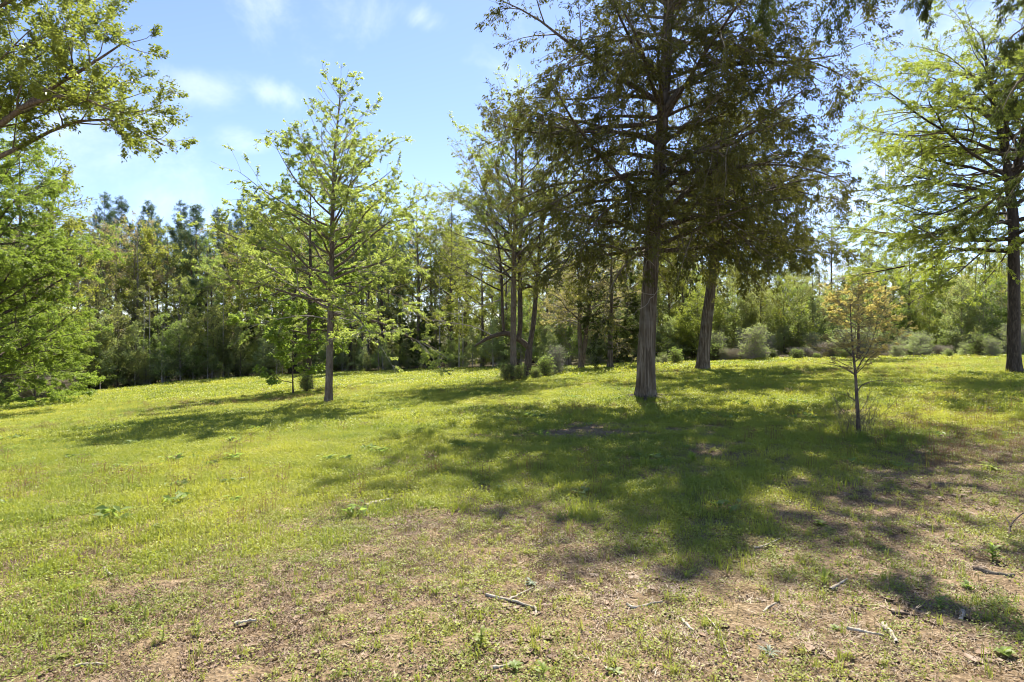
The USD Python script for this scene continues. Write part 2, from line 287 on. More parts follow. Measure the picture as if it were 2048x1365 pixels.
def trunk_mesh(pts, rad, sides, flute=.06, flare=.6, fl_h=.3, seed=0, rings=40):
    """One trunk along control points, fluted, with a root flare."""
    pts, rad = np.asarray(pts, float), np.asarray(rad, float)
    s = np.concatenate([[0], np.cumsum(np.linalg.norm(np.diff(pts, axis=0), axis=1))]); u = np.linspace(0, 1, rings) ** 1.25 * s[-1]
    from scipy.interpolate import PchipInterpolator
    P = PchipInterpolator(s, pts)(u); R = np.interp(u, s, rad)
    th = np.arange(sides) / sides * 2 * np.pi; rng = np.random.default_rng(seed); ph = rng.random(6) * 6.28
    up = u[:, None]; tw = th + up * .12
    m = 1 + flute * (np.sin(5 * tw + ph[0]) + .7 * np.sin(8 * tw + ph[1] + up * .3) + .5 * np.sin(13 * tw + ph[2])) + .22 * (meshkit.fbm(np.stack([np.cos(tw) * 2, np.sin(tw) * 2, up * .8 + 0 * tw], -1), 3, seed) - .5) + .05 * (meshkit.noise(np.stack([np.cos(tw) * 9, np.sin(tw) * 9, up * .7 + 0 * tw], -1), seed + 7) - .5)
    m = m * (1 + flare * np.exp(-up / fl_h) * (1 + .5 * np.sin(5 * th + ph[3]) + .35 * np.sin(3 * th + ph[4]) + .2 * np.sin(9 * th + ph[5])))
    t = unit(np.gradient(P, axis=0)); a = unit(np.cross(t, np.array([0, 1.0, 0]))); b = np.cross(t, a)
    v = P[:, None] + (R[:, None] * m)[..., None] * (a[:, None] * np.cos(th)[:, None] + b[:, None] * np.sin(th)[:, None])
    i = np.arange(rings * sides).reshape(rings, sides); j = np.roll(i, -1, 1)
    q = np.stack([i[:-1], j[:-1], j[1:], i[1:]], -1).reshape(-1, 4)
    return v.reshape(-1, 3), np.vstack([q[:, [0, 1, 2]], q[:, [0, 2, 3]]])
def resample(c, n):
    c = np.asarray(c, float); s = np.concatenate([[0], np.cumsum(np.linalg.norm(np.diff(c, axis=0), axis=1))])
    from scipy.interpolate import PchipInterpolator
    return PchipInterpolator(s, c)(np.linspace(0, s[-1], n + 1)), s[-1]

def grow(seed, H, r0, crown0=.3, n_limb=18, llen=lambda t: 3.0, lang=lambda t: 60, lbend=lambda t: .3, wob=.10, stems=None, limb_paths=(), planar=.5,
         b_per=1.6, b_ang=48, b_ratio=.55, b_bend=.1, t_per=3.2, t_ang=45, t_ratio=.5, t_bend=0., t_least=.15, n_leaf=9000, leaf=.08, lw=.5, flat=.6, droop=.1, off=.01, clump=1, spread=60,
         sides=10, flute=.05, flare=.5, fl_h=.25, rings=30, lean=.02, tw_r=.004, limb_r=.45, twig_tubes=True, tmin_leaf=.2, rpow=.9, tlimb_pow=1.0, bleaf=.0, azf=None, stem_top=.12, tmin_b=.22):
    rng = np.random.default_rng(seed); out = {}
    if stems is None:
        k = 7; z = np.linspace(0, H, k); xy = np.cumsum(rng.normal(0, lean * H / k, (k, 2)), 0); xy -= xy[0]
        stems = [(np.column_stack([xy, z]), None)]
    S, trunks = [], []
    for c, rr in stems:
        c = np.asarray(c, float); s = np.linspace(0, 1, len(c))
        rr = r0 * ((1 - s) ** rpow * (1 - stem_top) + stem_top * (1 - s * .8)) if rr is None else np.asarray(rr, float)
        trunks.append(trunk_mesh(c, rr, sides, flute, flare if c[0][2] < .3 else 0, fl_h, seed, rings)); p, _ = resample(c, 24)
        S.append((p, np.interp(np.linspace(0, 1, 25), s, rr)))
    out['trunks'] = trunks
    # limbs
    P, D, L, R, Bd, hh = [], [], [], [], [], []
    tops = max(s[0][:, 2].max() for s in S); az = rng.random() * 6.28
    for si, (p, rr) in enumerate(S):
        zs = p[:, 2]; lo, hi = max(crown0 * tops, zs[0]), zs[-1]
        nl = int(round(n_limb * (hi - lo) / max(tops * (1 - crown0), .1))) if len(S) > 1 else n_limb
        for j in range(max(nl, 0)):
            z = lo + (hi - lo) * ((j + rng.uniform(.0, 1)) / nl) ** tlimb_pow * .985; h = (z - crown0 * tops) / (tops * (1 - crown0)); h = min(max(h, 0), 1)
            q0 = np.array([np.interp(z, zs, p[:, a]) for a in range(3)]); az += 2.4 + rng.normal(0, .35)
            an = math.radians(lang(h) + rng.normal(0, 7)); d = np.array([math.sin(an) * math.cos(az), math.sin(an) * math.sin(az), math.cos(an)])
            l = llen(h) * rng.uniform(.7, 1.18)
            if azf: l *= azf(az, h)
            if l < .12: continue
            P.append(q0); D.append(d); L.append(l); R.append(min(np.interp(z, zs, rr) * limb_r * 1.3, .009 + l * .013 * limb_r / .45)); Bd.append(lbend(h)); hh.append(h)
    nseg = 9
    if P:
        P, D, L, R, Bd = map(np.array, (P, D, L, R, Bd))
        lp = paths(P, D, L, nseg, Bd, wob, rng)
    else:
        lp, L, R = np.zeros((0, nseg + 1, 3)), np.zeros(0), np.zeros(0)
    for c, ra in limb_paths:
        p, l = resample(c, nseg); lp = np.concatenate([lp, p[None]]); L = np.append(L, l); R = np.append(R, ra)
    s = np.linspace(0, 1, nseg + 1)
    lr = np.maximum(R[:, None] * (1 - .86 * s ** .9), tw_r * 1.3)
    out['limbs'] = [tubes(lp[k:k + 1], lr[k:k + 1], 7 if R[k] > .03 else 5) for k in np.argsort(-L * R)]
    # branches
    i, t, p, d, l = kids(lp, L, b_per, tmin_b, b_ang, b_ratio, planar, rng, taper=.5, least=.2)
    bp = paths(p, d, l, 5, b_bend, wob * 1.2, rng)
    br = np.maximum(np.minimum(lr[i, np.minimum((t * nseg).astype(int), nseg)] * .55, .006 + l * .009)[:, None] * (1 - .8 * np.linspace(0, 1, 6)), tw_r)
    # leaders continue the limbs
    i2, t2, p2, d2, l2 = kids(bp, l, t_per, .12, t_ang, t_ratio, planar, rng, taper=.45, least=t_least)
    tp = paths(p2, d2, l2, 3, t_bend, wob * 1.3, rng)
    i3, t3, p3, d3, l3 = kids(lp, L, t_per * .6, .3, t_ang, .12, planar, rng, taper=.3, least=t_least * 1.5)
    tp = np.concatenate([tp, paths(p3, d3, l3, 3, t_bend, wob * 1.3, rng)]); l2 = np.append(l2, l3)
    m = [tubes(bp, br, 4)]
    if twig_tubes: m.append(tubes(tp, np.full(tp.shape[:2], tw_r) * np.array([1, .9, .75, .45]), 3))
    out['twigs'] = join(m)
    out['leaves'] = leaves(tp, n_leaf, leaf, lw, rng, tmin_leaf, spread, flat, droop, off, L=l2, clump=clump)
    if bleaf:
        out['leaves'] = join([out['leaves'], leaves(bp, int(n_leaf * bleaf), leaf, lw, rng, .5, spread, flat, droop, off, L=l, clump=clump)])
    return out
def dress(o, t, bark, twig, leaf, n_limb=40, leafname='crown'):
    for tr in t['trunks']: part(o, 'trunk', tr, M[bark], True)
    big, rest = t['limbs'][:n_limb], t['limbs'][n_limb:]
    for l in big: part(o, 'limb', l, M[bark], True)
    part(o, 'twigs', join(rest + [t['twigs']]) if rest else t['twigs'], M[twig], True, kind='stuff')
    part(o, leafname, t['leaves'], M[leaf])
    return o

# ------------------------------------------------------------------ hero trees
def local(o, pts): return [np.asarray(p, float) - o for p in pts]

# the big red cedar
b = W(1290, 15.6)
zz = lambda py, d: CAMZ + (682.5 - py) / FPX * d - b[2]
ct = [(0, 0, -.1), (.02, 0, .5), (.05, 0, 1.5), (.14, 0, 3.3), (.28, 0, 5.2), (.41, 0, 6.8), (.55, .05, 8.6), (.63, .05, 10.2), (.68, .1, 12.4), (.7, .1, 15.2)]
cr = [.26, .24, .222, .20, .182, .165, .148, .125, .08, .02]
L_ = lambda *pp: [PW(px, py, 15.6 + dy) - b for px, py, dy in pp]
climbs = [(L_((1318, 205, 0), (1273, 176, -.3), (1200, 130, -.7), (1130, 80, -1.1), (1070, 35, -1.4), (1000, 0, -1.6)), .085),
          (L_((1322, 235, 0), (1350, 190, -.3), (1400, 150, -.6), (1460, 128, -.8), (1560, 125, -1), (1680, 110, -1.2)), .085),
          (L_((1335, 50, 0), (1370, 60, -.2), (1430, 85, -.4), (1500, 108, -.6), (1600, 118, -.8), (1700, 160, -1)), .07),
          (L_((1318, 245, 0), (1260, 252, -.4), (1200, 255, -.8), (1130, 268, -1.1), (1060, 265, -1.4), (975, 238, -1.6)), .08),
          (L_((1310, 300, 0), (1380, 320, .4), (1480, 350, .8), (1580, 380, 1.2), (1680, 400, 1.4)), .07),
          (L_((1308, 330, 0), (1400, 345, -.6), (1500, 330, -1.2), (1600, 335, -1.7), (1690, 365, -2)), .07),
          (L_((1300, 400, 0), (1220, 400, .4), (1120, 420, .8), (1030, 470, 1.1)), .065),
          (L_((1302, 380, 0), (1240, 400, -.8), (1170, 470, -1.6), (1110, 560, -2.2)), .06),
          (L_((1300, 430, 0), (1390, 430, -.7), (1480, 470, -1.3), (1540, 540, -1.7)), .06),
          (L_((1296, 500, 0), (1260, 520, -.6), (1225, 570, -1.1), (1205, 640, -1.4)), .045),
          (L_((1340, 10, 0), (1480, -30, -.5), (1640, -30, -1), (1760, 20, -1.4)), .07),
          (L_((1338, 30, 0), (1450, -60, .5), (1600, -80, 1.4)), .07), (L_((1336, 0, 0), (1200, -80, -.4), (1080, -110, -.8)), .07)]
climbs += [([np.array(q_) for q_ in ((.5, 0, 7.6), (1.0, -1.8, 8.5), (1.2, -3.6, 8.8), (1.0, -5.0, 8.2))], .06)]
t = grow(11, 15, .3, .25, 84, lambda h: 4.7 * (1 - h) ** .75 + .7 - 1.6 * math.exp(-(h / .09) ** 2), lambda h: 92 - 46 * h, lambda h: -.15 + .5 * h, .09,
         stems=[(ct, cr)], limb_paths=climbs, planar=.15, b_per=3.3, b_ang=56, b_ratio=.46, b_bend=-.5, t_per=6, t_ang=46, t_ratio=.46, t_bend=-.5, t_least=.2, tmin_b=.12,
         n_leaf=176000, leaf=.08, lw=.38, flat=.2, droop=.2, off=.035, spread=42, clump=7, sides=64, flute=.055, flare=.36, fl_h=.26, rings=110, tw_r=.0045, limb_r=.5, bleaf=.12, tmin_leaf=.1)
o = thing('red_cedar', 'largest dark cedar, thick fluted trunk standing alone in the middle of the meadow', 'tree', b)
dress(o, t, 'bark_cedar', 'twig', 'leaf_cedar', 34)
rng = np.random.default_rng(5)       # dead pale twigs against the trunk
dp = paths(np.column_stack([np.full(16, .2), np.full(16, -.2), rng.uniform(2.6, 7, 16)]), np.column_stack([rng.normal(0, 1, 16), -np.abs(rng.normal(0, .5, 16)), rng.normal(.1, .4, 16)]), rng.uniform(.5, 1.3, 16), 6, -.4, .2, rng)
part(o, 'dead_twigs', tubes(dp, np.full((16, 7), .009) * np.linspace(1, .3, 7), 4), M['twig_pale'], True, 'bare pale dead twigs around the trunk')
rr_ = []                              # surface roots
for a in np.linspace(0, 6.28, 7)[:-1] + .3:
    rp = np.array([[math.cos(a) * s, math.sin(a) * s, (float(tz(b[0] + math.cos(a) * s, b[1] + math.sin(a) * s)) - b[2]) + .05 - .10 * max(0, s - .35)] for s in np.linspace(.25, .95, 7)]); rp[:, 1] += rng.normal(0, .02, 7)
    rr_.append(tubes(rp[None], np.linspace(.085, .02, 7)[None], 7))
for x in rr_: part(o, 'root', x, M['bark_cedar'], True)

# second cedar, leaning, behind on the right
b = W(1405, 25)
t = grow(12, 12.5, .25, .40, 64, lambda h: 4.9 * (1 - h) ** .7 + .6, lambda h: 88 - 42 * h, lambda h: -.12 + .4 * h, .09,
         stems=[([(0, 0, -.1), (.08, 0, 1.0), (.22, 0, 2.2), (.42, 0, 4), (.6, 0, 6), (.8, 0, 9), (.9, 0, 12)], [.27, .25, .225, .20, .17, .11, .02])], planar=.15, b_per=2.9, b_ratio=.42, b_bend=-.35, t_per=5, t_bend=-.4, tmin_b=.12,
         n_leaf=104000, leaf=.10, lw=.38, flat=.2, droop=.2, off=.04, spread=40, clump=7, sides=24, flute=.05, flare=.35, rings=40, tw_r=.005, bleaf=.1, tmin_leaf=.1)
o = thing('red_cedar', 'second cedar, its brown trunk leaning right, behind the largest cedar', 'tree', b); dress(o, t, 'bark_cedar', 'twig', 'leaf_cedar', 14)

# small cedar left of the big trunk
b = W(1220, 31)
t = grow(13, 8, .16, .26, 34, lambda h: 2.3 * (1 - h) ** .8 + .3, lambda h: 98 - 50 * h, lambda h: -.3 + .4 * h, .09, planar=.3, b_per=2.6, b_bend=-.4, t_per=5, n_leaf=17000, leaf=.12, lw=.34, flat=.2, droop=.2, off=.03, spread=38, clump=3, tw_r=.006, tmin_leaf=.1)
o = thing('red_cedar', 'small cedar with a slim straight trunk just left of the largest cedar', 'tree', b); dress(o, t, 'bark_cedar', 'twig', 'leaf_cedar_dark', 6)

# cedar beyond the right edge, its boughs hanging into the top right corner
b = W(2215, 9.0)
R_ = lambda *pp: [PW(px, py, 9.0 + dy) - b for px, py, dy in pp]
rl = [(R_((2212, -40, 0), (2060, -120, -.2), (1880, -150, -.4), (1720, -130, -.6), (1560, -80, -.7)), .06), (R_((2212, 0, 0), (2080, -50, .4), (1950, -50, .8), (1820, 10, 1.0)), .05),
      (R_((2212, -100, 0), (2040, -190, .3), (1860, -200, .6), (1720, -160, .8), (1640, -110, .8)), .06), (R_((2212, -20, 0), (2020, -90, -.6), (1840, -110, -1.0), (1700, -70, -1.2)), .05),
      (R_((2212, 60, 0), (2120, 30, .1), (2040, 60, .2), (1990, 120, .3)), .04), (R_((2212, 120, 0), (2120, 110, -.2), (2050, 150, -.3), (2005, 220, -.4)), .04), (R_((2212, 220, 0), (2120, 210, .2), (2050, 250, .3), (2010, 320, .4)), .04), (R_((2212, 160, 0), (2110, 130, .6), (2030, 170, 1.0), (1985, 240, 1.2)), .04)]
t = grow(14, 12.5, .22, .36, 30, lambda h: 3.6 * (1 - h) ** .7 + .5, lambda h: 96 - 45 * h, lambda h: -.2 + .4 * h, .09, limb_paths=rl, planar=.3, b_per=2.6, b_ratio=.34, b_bend=-.7, t_per=5, t_bend=-.6,
         n_leaf=110000, leaf=.052, lw=.34, flat=.2, droop=.3, off=.03, spread=38, clump=3, tw_r=.004, tmin_leaf=.1, azf=lambda a, h: .35 if math.cos(a) < -.2 and h < .6 else 1)
o = thing('red_cedar', 'dark cedar at the right edge, boughs hanging in front of the elm top', 'tree', b); dress(o, t, 'bark_cedar', 'twig', 'leaf_cedar_dark', 10)

# young oak on the left with a straight leader
b = W(657, 18)
c = [(0, 0, -.1), (.03, 0, 1), (.06, 0, 2.6), (.1, 0, 4.6), (.14, 0, 6.5), (.2, 0, 8.0), (.33, 0, 9.3), (.40, 0, 10.2)]
ll = lambda px, py, dy: PW(px, py, 18 + dy) - b
yl = [([ll(660, 580, 0), ll(600, 575, -.5), ll(540, 590, -1), ll(470, 600, -1.4)], .03), ([ll(660, 572, 0), ll(720, 575, -.4), ll(790, 590, -.8), ll(850, 595, -1.2)], .03),
      ([ll(661, 640, 0), ll(610, 632, -.5), ll(550, 640, -1), ll(490, 660, -1.4)], .026), ([ll(660, 625, 0), ll(710, 625, .4), ll(750, 632, .7), ll(780, 640, 1)], .022),
      ([ll(662, 520, 0), ll(720, 480, .3), ll(770, 410, .5), ll(790, 350, .6)], .03), ([ll(662, 480, 0), ll(600, 430, .2), ll(540, 400, .3), ll(500, 390, .4)], .028),
      ([ll(663, 400, 0), ll(620, 330, 0), ll(590, 280, .1), ll(550, 275, .2)], .022), ([ll(663, 420, 0), ll(710, 360, -.1), ll(750, 300, -.2), ll(765, 310, -.3)], .024)]
t = grow(21, 10.3, .15, .27, 66, lambda h: 3.5 * (1 - h) ** .8 + .5, lambda h: 84 - 48 * h ** .85, lambda h: .05 + .35 * h, .10, stems=[(c, [.125, .105, .092, .075, .06, .042, .024, .007])], limb_paths=yl,
         planar=.45, b_per=2.6, b_ang=44, b_ratio=.5, b_bend=.12, t_per=4.2, t_ratio=.45, n_leaf=84000, leaf=.068, lw=.5, flat=.5, droop=.2, off=.015, clump=2, sides=20, flute=.035, flare=.35, rings=50, tw_r=.0035)
o = thing('young_oak', 'slim young oak with straight dark trunk and airy pale leaves, left of centre', 'tree', b); dress(o, t, 'bark_oak', 'twig_pale', 'leaf_young', 40)

# bright green tree and sapling behind the young oak
b = W(620, 26.5)
t = grow(22, 11.0, .13, .17, 40, lambda h: 3.3 * (1 - h) ** .6 * (.55 + .45 * math.sin(min(h * 4 + .4, 1.57))) + .4, lambda h: 80 - 40 * h, lambda h: .1, .10, planar=.5, b_per=2.0, t_per=3.4, n_leaf=32000, leaf=.115, lw=.6, flat=.6, droop=.2, off=.03, clump=3, tw_r=.005)
o = thing('maple_tree', 'vivid green maple with dark slim trunk directly behind the young oak', 'tree', b); dress(o, t, 'bark_dark', 'twig', 'leaf_bright', 8)
b = W(586, 24.5)
t = grow(23, 3.9, .035, .12, 22, lambda h: 1.5 * (1 - h) ** .6 + .3, lambda h: 66 - 30 * h, lambda h: .1, .12, planar=.5, b_per=3, t_per=5, n_leaf=6500, leaf=.11, lw=.6, flat=.6, droop=.2, off=.03, clump=3, tw_r=.004)
o = thing('maple_sapling', 'low leafy maple sapling left of the trunk behind the young oak', 'tree', b); dress(o, t, 'bark_dark', 'twig', 'leaf_bright', 4)

# pair of joined trees in the thicket: one straight, one with a bent arm and upright shoots
b = W(1027, 26)
t = grow(31, 13.2, .14, .34, 34, lambda h: 4.0 * (1 - h) ** .5 + .4, lambda h: 60 - 24 * h, lambda h: .25, .08, stems=[([(0, 0, -.1), (.0, 0, 2), (.02, 0, 5), (.1, 0, 8), (.12, 0, 10.5), (.2, 0, 13.2)], [.15, .135, .115, .085, .055, .012])],
         planar=.35, b_per=2.0, b_ang=38, b_ratio=.5, b_bend=.3, t_per=3.4, n_leaf=27000, leaf=.09, lw=.5, flat=.4, droop=.3, off=.02, clump=3, sides=14, rings=40, tw_r=.005, bleaf=.0)
o = thing('oak_tree', 'tall straight oak with a narrow trunk at the front of the ivy thicket', 'tree', b); dress(o, t, 'bark_oak', 'twig_pale', 'leaf_young', 26)
b = W(1056, 26.8)
B_ = lambda *pp: [PW(px, py, 26.8 + dy) - b for px, py, dy in pp]
stems = [(np.vstack([[(0, 0, -.1)], B_((1056, 740, 0), (1058, 705, 0), (1060, 692, 0), (1068, 640, 0), (1073, 570, 0), (1080, 480, 0), (1092, 360, .2))]), [.19, .18, .17, .12, .11, .09, .06, .01]),
         (B_((1058, 696, 0), (1045, 684, -.05), (1032, 676, -.1), (1012, 667, -.2), (985, 673, -.3), (965, 683, -.4), (948, 694, -.5)), [.15, .14, .13, .115, .09, .07, .02]),
         (B_((1038, 679, -.1), (1041, 640, -.1), (1040, 560, 0), (1043, 400, .1), (1046, 250, .2)), [.12, .115, .10, .07, .012]),
         (B_((1009, 667, -.2), (1006, 640, -.2), (1003, 560, -.1), (995, 480, 0), (975, 400, .2), (950, 330, .3)), [.08, .075, .065, .05, .03, .01])]
t = grow(32, 10, .14, .34, 40, lambda h: 3.6 * (1 - h) ** .5 + .3, lambda h: 64 - 25 * h, lambda h: .2, .08, stems=stems, limb_paths=[(B_((985, 672, -.3), (950, 655, -.5), (900, 645, -.8), (850, 640, -1)), .03), (B_((1003, 560, 0), (940, 545, -.4), (880, 560, -.8)), .03), (B_((1000, 600, 0), (940, 620, .4), (870, 640, .8)), .03), (B_((1073, 570, 0), (1120, 560, -.4), (1170, 580, -.8)), .03)],
         planar=.45, b_per=2.1, b_ang=42, b_ratio=.5, b_bend=.15, t_per=3.4, n_leaf=27000, leaf=.09, lw=.5, flat=.4, droop=.3, off=.02, clump=3, sides=12, flare=.2, rings=30, tw_r=.005)
o = thing('oak_tree', 'crooked oak with a bent arm carrying upright stems in the ivy thicket', 'tree', b); dress(o, t, 'bark_dark', 'twig_pale', 'leaf_yellow', 26)

# v-trunked tree
b = W(1163, 33)
stems = [([(0, 0, -.1), (-.05, 0, 1), (-.12, 0, 2.4), (-.1, 0, 4), (-.3, .2, 6.5)], [.17, .14, .12, .09, .02]), ([(.04, 0, .3), (.18, 0, 1.3), (.32, 0, 2.6), (.5, -.1, 4.2), (.8, -.2, 6.4)], [.15, .13, .11, .08, .02])]
t = grow(33, 6.5, .15, .34, 34, lambda h: 2.9 * (1 - h) ** .6 + .4, lambda h: 80 - 45 * h, lambda h: .1, .12, stems=stems, planar=.4, b_per=2.4, t_per=4, n_leaf=9000, leaf=.11, lw=.5, off=.03, clump=2, tw_r=.007)
o = thing('redbud_tree', 'low tree with a forked trunk and pinkish budding twigs right of the thicket', 'tree', b); dress(o, t, 'bark_oak', 'twig_pale', 'leaf_pink', 10)

# elm on the right edge
b = W(2030, 18)
E_ = lambda *pp: [PW(px, py, 18 + dy) - b for px, py, dy in pp]
stems = [(np.vstack([[(0, 0, -.1)], E_((2028, 690, 0), (2028, 600, 0), (2027, 450, 0), (2020, 380, 0), (2010, 310, 0), (1992, 230, .1), (1975, 140, .2), (1965, 70, .2))]), [.18, .165, .158, .14, .12, .09, .07, .045, .012]),
         (E_((2022, 372, 0), (2035, 330, .1), (2060, 240, .3), (2085, 120, .5), (2110, 0, .6)), [.13, .12, .10, .06, .015])]
el = [(E_((2008, 310, 0), (1950, 285, -.3), (1890, 262, -.7), (1830, 225, -1), (1780, 185, -1.3), (1735, 160, -1.5)), .06), (E_((1995, 240, 0), (1930, 215, .3), (1850, 215, .7), (1760, 225, 1)), .045), (E_((1890, 262, -.7), (1820, 272, -.9), (1750, 262, -1.1), (1705, 240, -1.2)), .035),
      (E_((2020, 375, 0), (1950, 395, -.6), (1870, 430, -1.1), (1780, 400, -1.5), (1740, 385, -1.8)), .045), (E_((2024, 400, 0), (1960, 440, .5), (1880, 500, 1), (1800, 545, 1.4)), .045), (E_((2026, 440, 0), (1960, 455, -.8), (1880, 470, -1.5), (1790, 430, -2)), .045),
      (E_((2027, 460, 0), (1970, 500, -.4), (1900, 560, -.8), (1840, 600, -1)), .04), (E_((2015, 340, 0), (1950, 350, .5), (1870, 345, 1), (1790, 310, 1.4)), .04), (E_((1985, 190, 0), (1930, 140, 0), (1880, 105, 0), (1820, 90, -.2)), .03), (E_((2027, 480, 0), (1990, 540, 1), (1930, 600, 1.8)), .03)]
t = grow(41, 13, .2, .31, 56, lambda h: 4.4 * (1 - h) ** .6 + .5, lambda h: 72 - 32 * h, lambda h: -.25 + .3 * h, .13, stems=stems, limb_paths=el, planar=.6, b_per=3.0, b_ang=44, b_ratio=.45, b_bend=-.1, t_per=4.6, t_ratio=.5, t_bend=-.15,
         n_leaf=185000, leaf=.062, lw=.5, flat=.7, droop=.2, off=.02, clump=2, sides=22, flare=.4, rings=50, tw_r=.0035)
o = thing('elm_tree', 'feathery light green elm with a tall dark trunk at the right edge', 'tree', b); dress(o, t, 'bark_black', 'twig', 'leaf_elm', 30)

# oak whose trunk stands left of the frame, limbs reaching in
b = W(-190, 10.8)
K_ = lambda *pp: [PW(px, py, 10.8 + dy) - b for px, py, dy in pp]
stems = [(np.vstack([[(0, 0, -.1)], K_((-190, 640, 0), (-185, 500, 0), (-170, 400, 0), (-165, 300, .2), (-175, 100, .5), (-190, -150, .8), (-200, -400, 1))]), [.34, .29, .27, .25, .2, .15, .1, .02])]
kl = [(K_((-168, 370, 0), (-90, 315, -.1), (0, 250, -.2), (60, 205, -.3), (130, 160, -.4), (185, 128, -.5), (225, 100, -.6), (258, 78, -.7)), .085),
      (K_((40, 218, -.3), (115, 194, -.5), (185, 204, -.8), (225, 222, -1), (265, 226, -1.2), (292, 220, -1.3)), .05),
      (K_((-172, 420, 0), (-80, 360, .1), (0, 312, .2), (60, 286, .3), (150, 243, .4), (230, 240, .5), (290, 268, .6), (330, 292, .7)), .065),
      (K_((-170, 130, .3), (-80, 60, .1), (0, 14, 0), (60, -15, -.1), (150, -5, -.3)), .05), (K_((-168, 360, 0), (-60, 240, .6), (40, 140, 1), (130, 80, 1.3), (210, 50, 1.5)), .05),
      (K_((-165, 330, 0), (-90, 220, -.5), (-10, 130, -.9), (60, 60, -1.1)), .05), (K_((-90, 315, 0), (20, 230, .5), (130, 215, .9), (230, 170, 1.2), (300, 150, 1.4)), .04)]
t = grow(51, 11, .3, .5, 16, lambda h: 3.2 * (1 - h) ** .5 + .5, lambda h: 62 - 25 * h, lambda h: .2, .12, stems=stems, limb_paths=kl, planar=.3, b_per=3.4, b_ang=50, b_ratio=.40, b_bend=.9, t_per=4.2, t_ratio=.5, t_bend=.3,
         n_leaf=64000, leaf=.066, lw=.5, flat=.3, droop=.25, off=.035, clump=2, sides=20, rings=40, tw_r=.0032, azf=lambda a, h: 1.0)
o = thing('oak_tree', 'oak at the left edge, long dark limbs reaching into the sky top left', 'tree', b); dress(o, t, 'bark_oak', 'twig', 'leaf_oak', 18)

# bright green locust filling the left edge
b = W(-45, 22)
t = grow(61, 12.2, .2, .08, 92, lambda h: 4.5 * (1 - h) ** .42 * (.75 + .25 * math.sin(min(h * 3 + .3, 1.57))) + .4, lambda h: 74 - 34 * h, lambda h: -.1, .11, planar=.7, b_per=2.2, b_bend=-.2, t_per=4.2, t_bend=-.3, n_leaf=185000, leaf=.095, lw=.45, flat=.6, droop=.25, off=.03, clump=2, tw_r=.004)
o = thing('locust_tree', 'bright green feathery tree filling the left edge below the oak limbs', 'tree', b); dress(o, t, 'bark_dark', 'twig', 'leaf_bright', 12)
b = W(70, 29)
t = grow(62, 5.4, .05, .03, 40, lambda h: 2.5 * (1 - h) ** .5 + .3, lambda h: 70 - 30 * h, lambda h: -.1, .11, planar=.7, b_per=2.4, t_per=4.2, t_bend=-.3, n_leaf=36000, leaf=.10, lw=.45, flat=.6, droop=.25, off=.04, clump=2, tw_r=.004)
o = thing('locust_sapling', 'low bright green bush at the wood edge on the far left', 'tree', b); dress(o, t, 'bark_dark', 'twig', 'leaf_bright', 4)

# orange-leaved sapling in front on the right
b = ground_at(1717, 868)
d0 = b[1]; F_ = lambda *pp: [PW(px, py, d0 + dy) - b for px, py, dy in pp]
stems = [(np.vstack([[(0, 0, -.05)], F_((1714, 800, 0), (1711, 750, 0), (1706, 700, 0), (1703, 665, 0), (1701, 630, .02), (1702, 605, .03))]), [.036, .025, .019, .014, .010, .007, .003]),
         (F_((1710, 752, 0), (1722, 725, .03), (1735, 705, .05), (1748, 672, .08), (1755, 635, .1)), [.012, .009, .008, .006, .003])]
fl = [(F_((1709, 748, 0), (1690, 737, -.03), (1670, 731, -.06), (1640, 727, -.1)), .014), (F_((1713, 790, 0), (1725, 770, -.05), (1755, 762, -.1), (1800, 768, -.15)), .011), (F_((1712, 803, 0), (1700, 795, .02), (1690, 790, .04)), .012),
      (F_((1714, 830, 0), (1735, 800, .05), (1745, 770, .08)), .007)]
t = grow(71, 2.2, .05, .42, 18, lambda h: .82 * (1 - h) ** .6 + .12, lambda h: 58 - 25 * h, lambda h: .12, .10, stems=stems, planar=.7, b_per=7, b_ang=40, b_ratio=.42, t_per=12, t_least=.06, n_leaf=5200, leaf=.038, lw=.44, flat=.5, droop=.0, off=.004, clump=3, sides=14, flare=.25, fl_h=.08, rings=30, tw_r=.0018, limb_r=.4, tmin_leaf=.3)
t2 = grow(72, 2.6, .05, .99, 0, stems=stems[:1], limb_paths=fl, planar=.4, b_per=9, b_ratio=.4, b_ang=40, t_per=14, t_least=.05, n_leaf=60, leaf=.03, tw_r=.0015, wob=.14)
t['limbs'] += t2['limbs']; t['twigs'] = join([t['twigs'], t2['twigs']])
o = thing('dogwood_sapling', 'thin sapling with small orange-brown leaves in the right foreground', 'tree', b); dress(o, t, 'bark_dark', 'twig', 'leaf_orange', 12)
rng = np.random.default_rng(73); n = 46
sp = paths(np.column_stack([rng.normal(-.02, .13, n), rng.normal(0, .13, n), np.full(n, -.02)]), np.column_stack([rng.normal(-.1, .38, n), rng.normal(0, .35, n), np.ones(n)]), rng.uniform(.25, .95, n), 6, -.1, .10, rng)
i, tt, p, d, l = kids(sp, rng.uniform(.3, .8, n), 6, .3, 40, .35, .2, rng)
part(o, 'basal_shoots', join([tubes(sp, np.full((n, 7), .0036) * np.linspace(1, .4, 7), 3), tubes(paths(p, d, l, 3, .1, .12, rng), np.full((len(p), 4), .0024), 3)]), M['twig'], True, 'bare thin shoots round the foot', kind='stuff')

b = W(1717, 28)
t = grow(74, 4.0, .09, .36, 24, lambda h: 1.9 * (1 - h) ** .6 + .3, lambda h: 76 - 38 * h, lambda h: .1, .1, planar=.6, b_per=2.6, t_per=4.5, n_leaf=7000, leaf=.10, lw=.45, off=.02, clump=2, tw_r=.006)
o = thing('dogwood_tree', 'small orange-leaved tree directly behind the foreground sapling', 'tree', b); dress(o, t, 'bark_dark', 'twig', 'leaf_orange', 6)

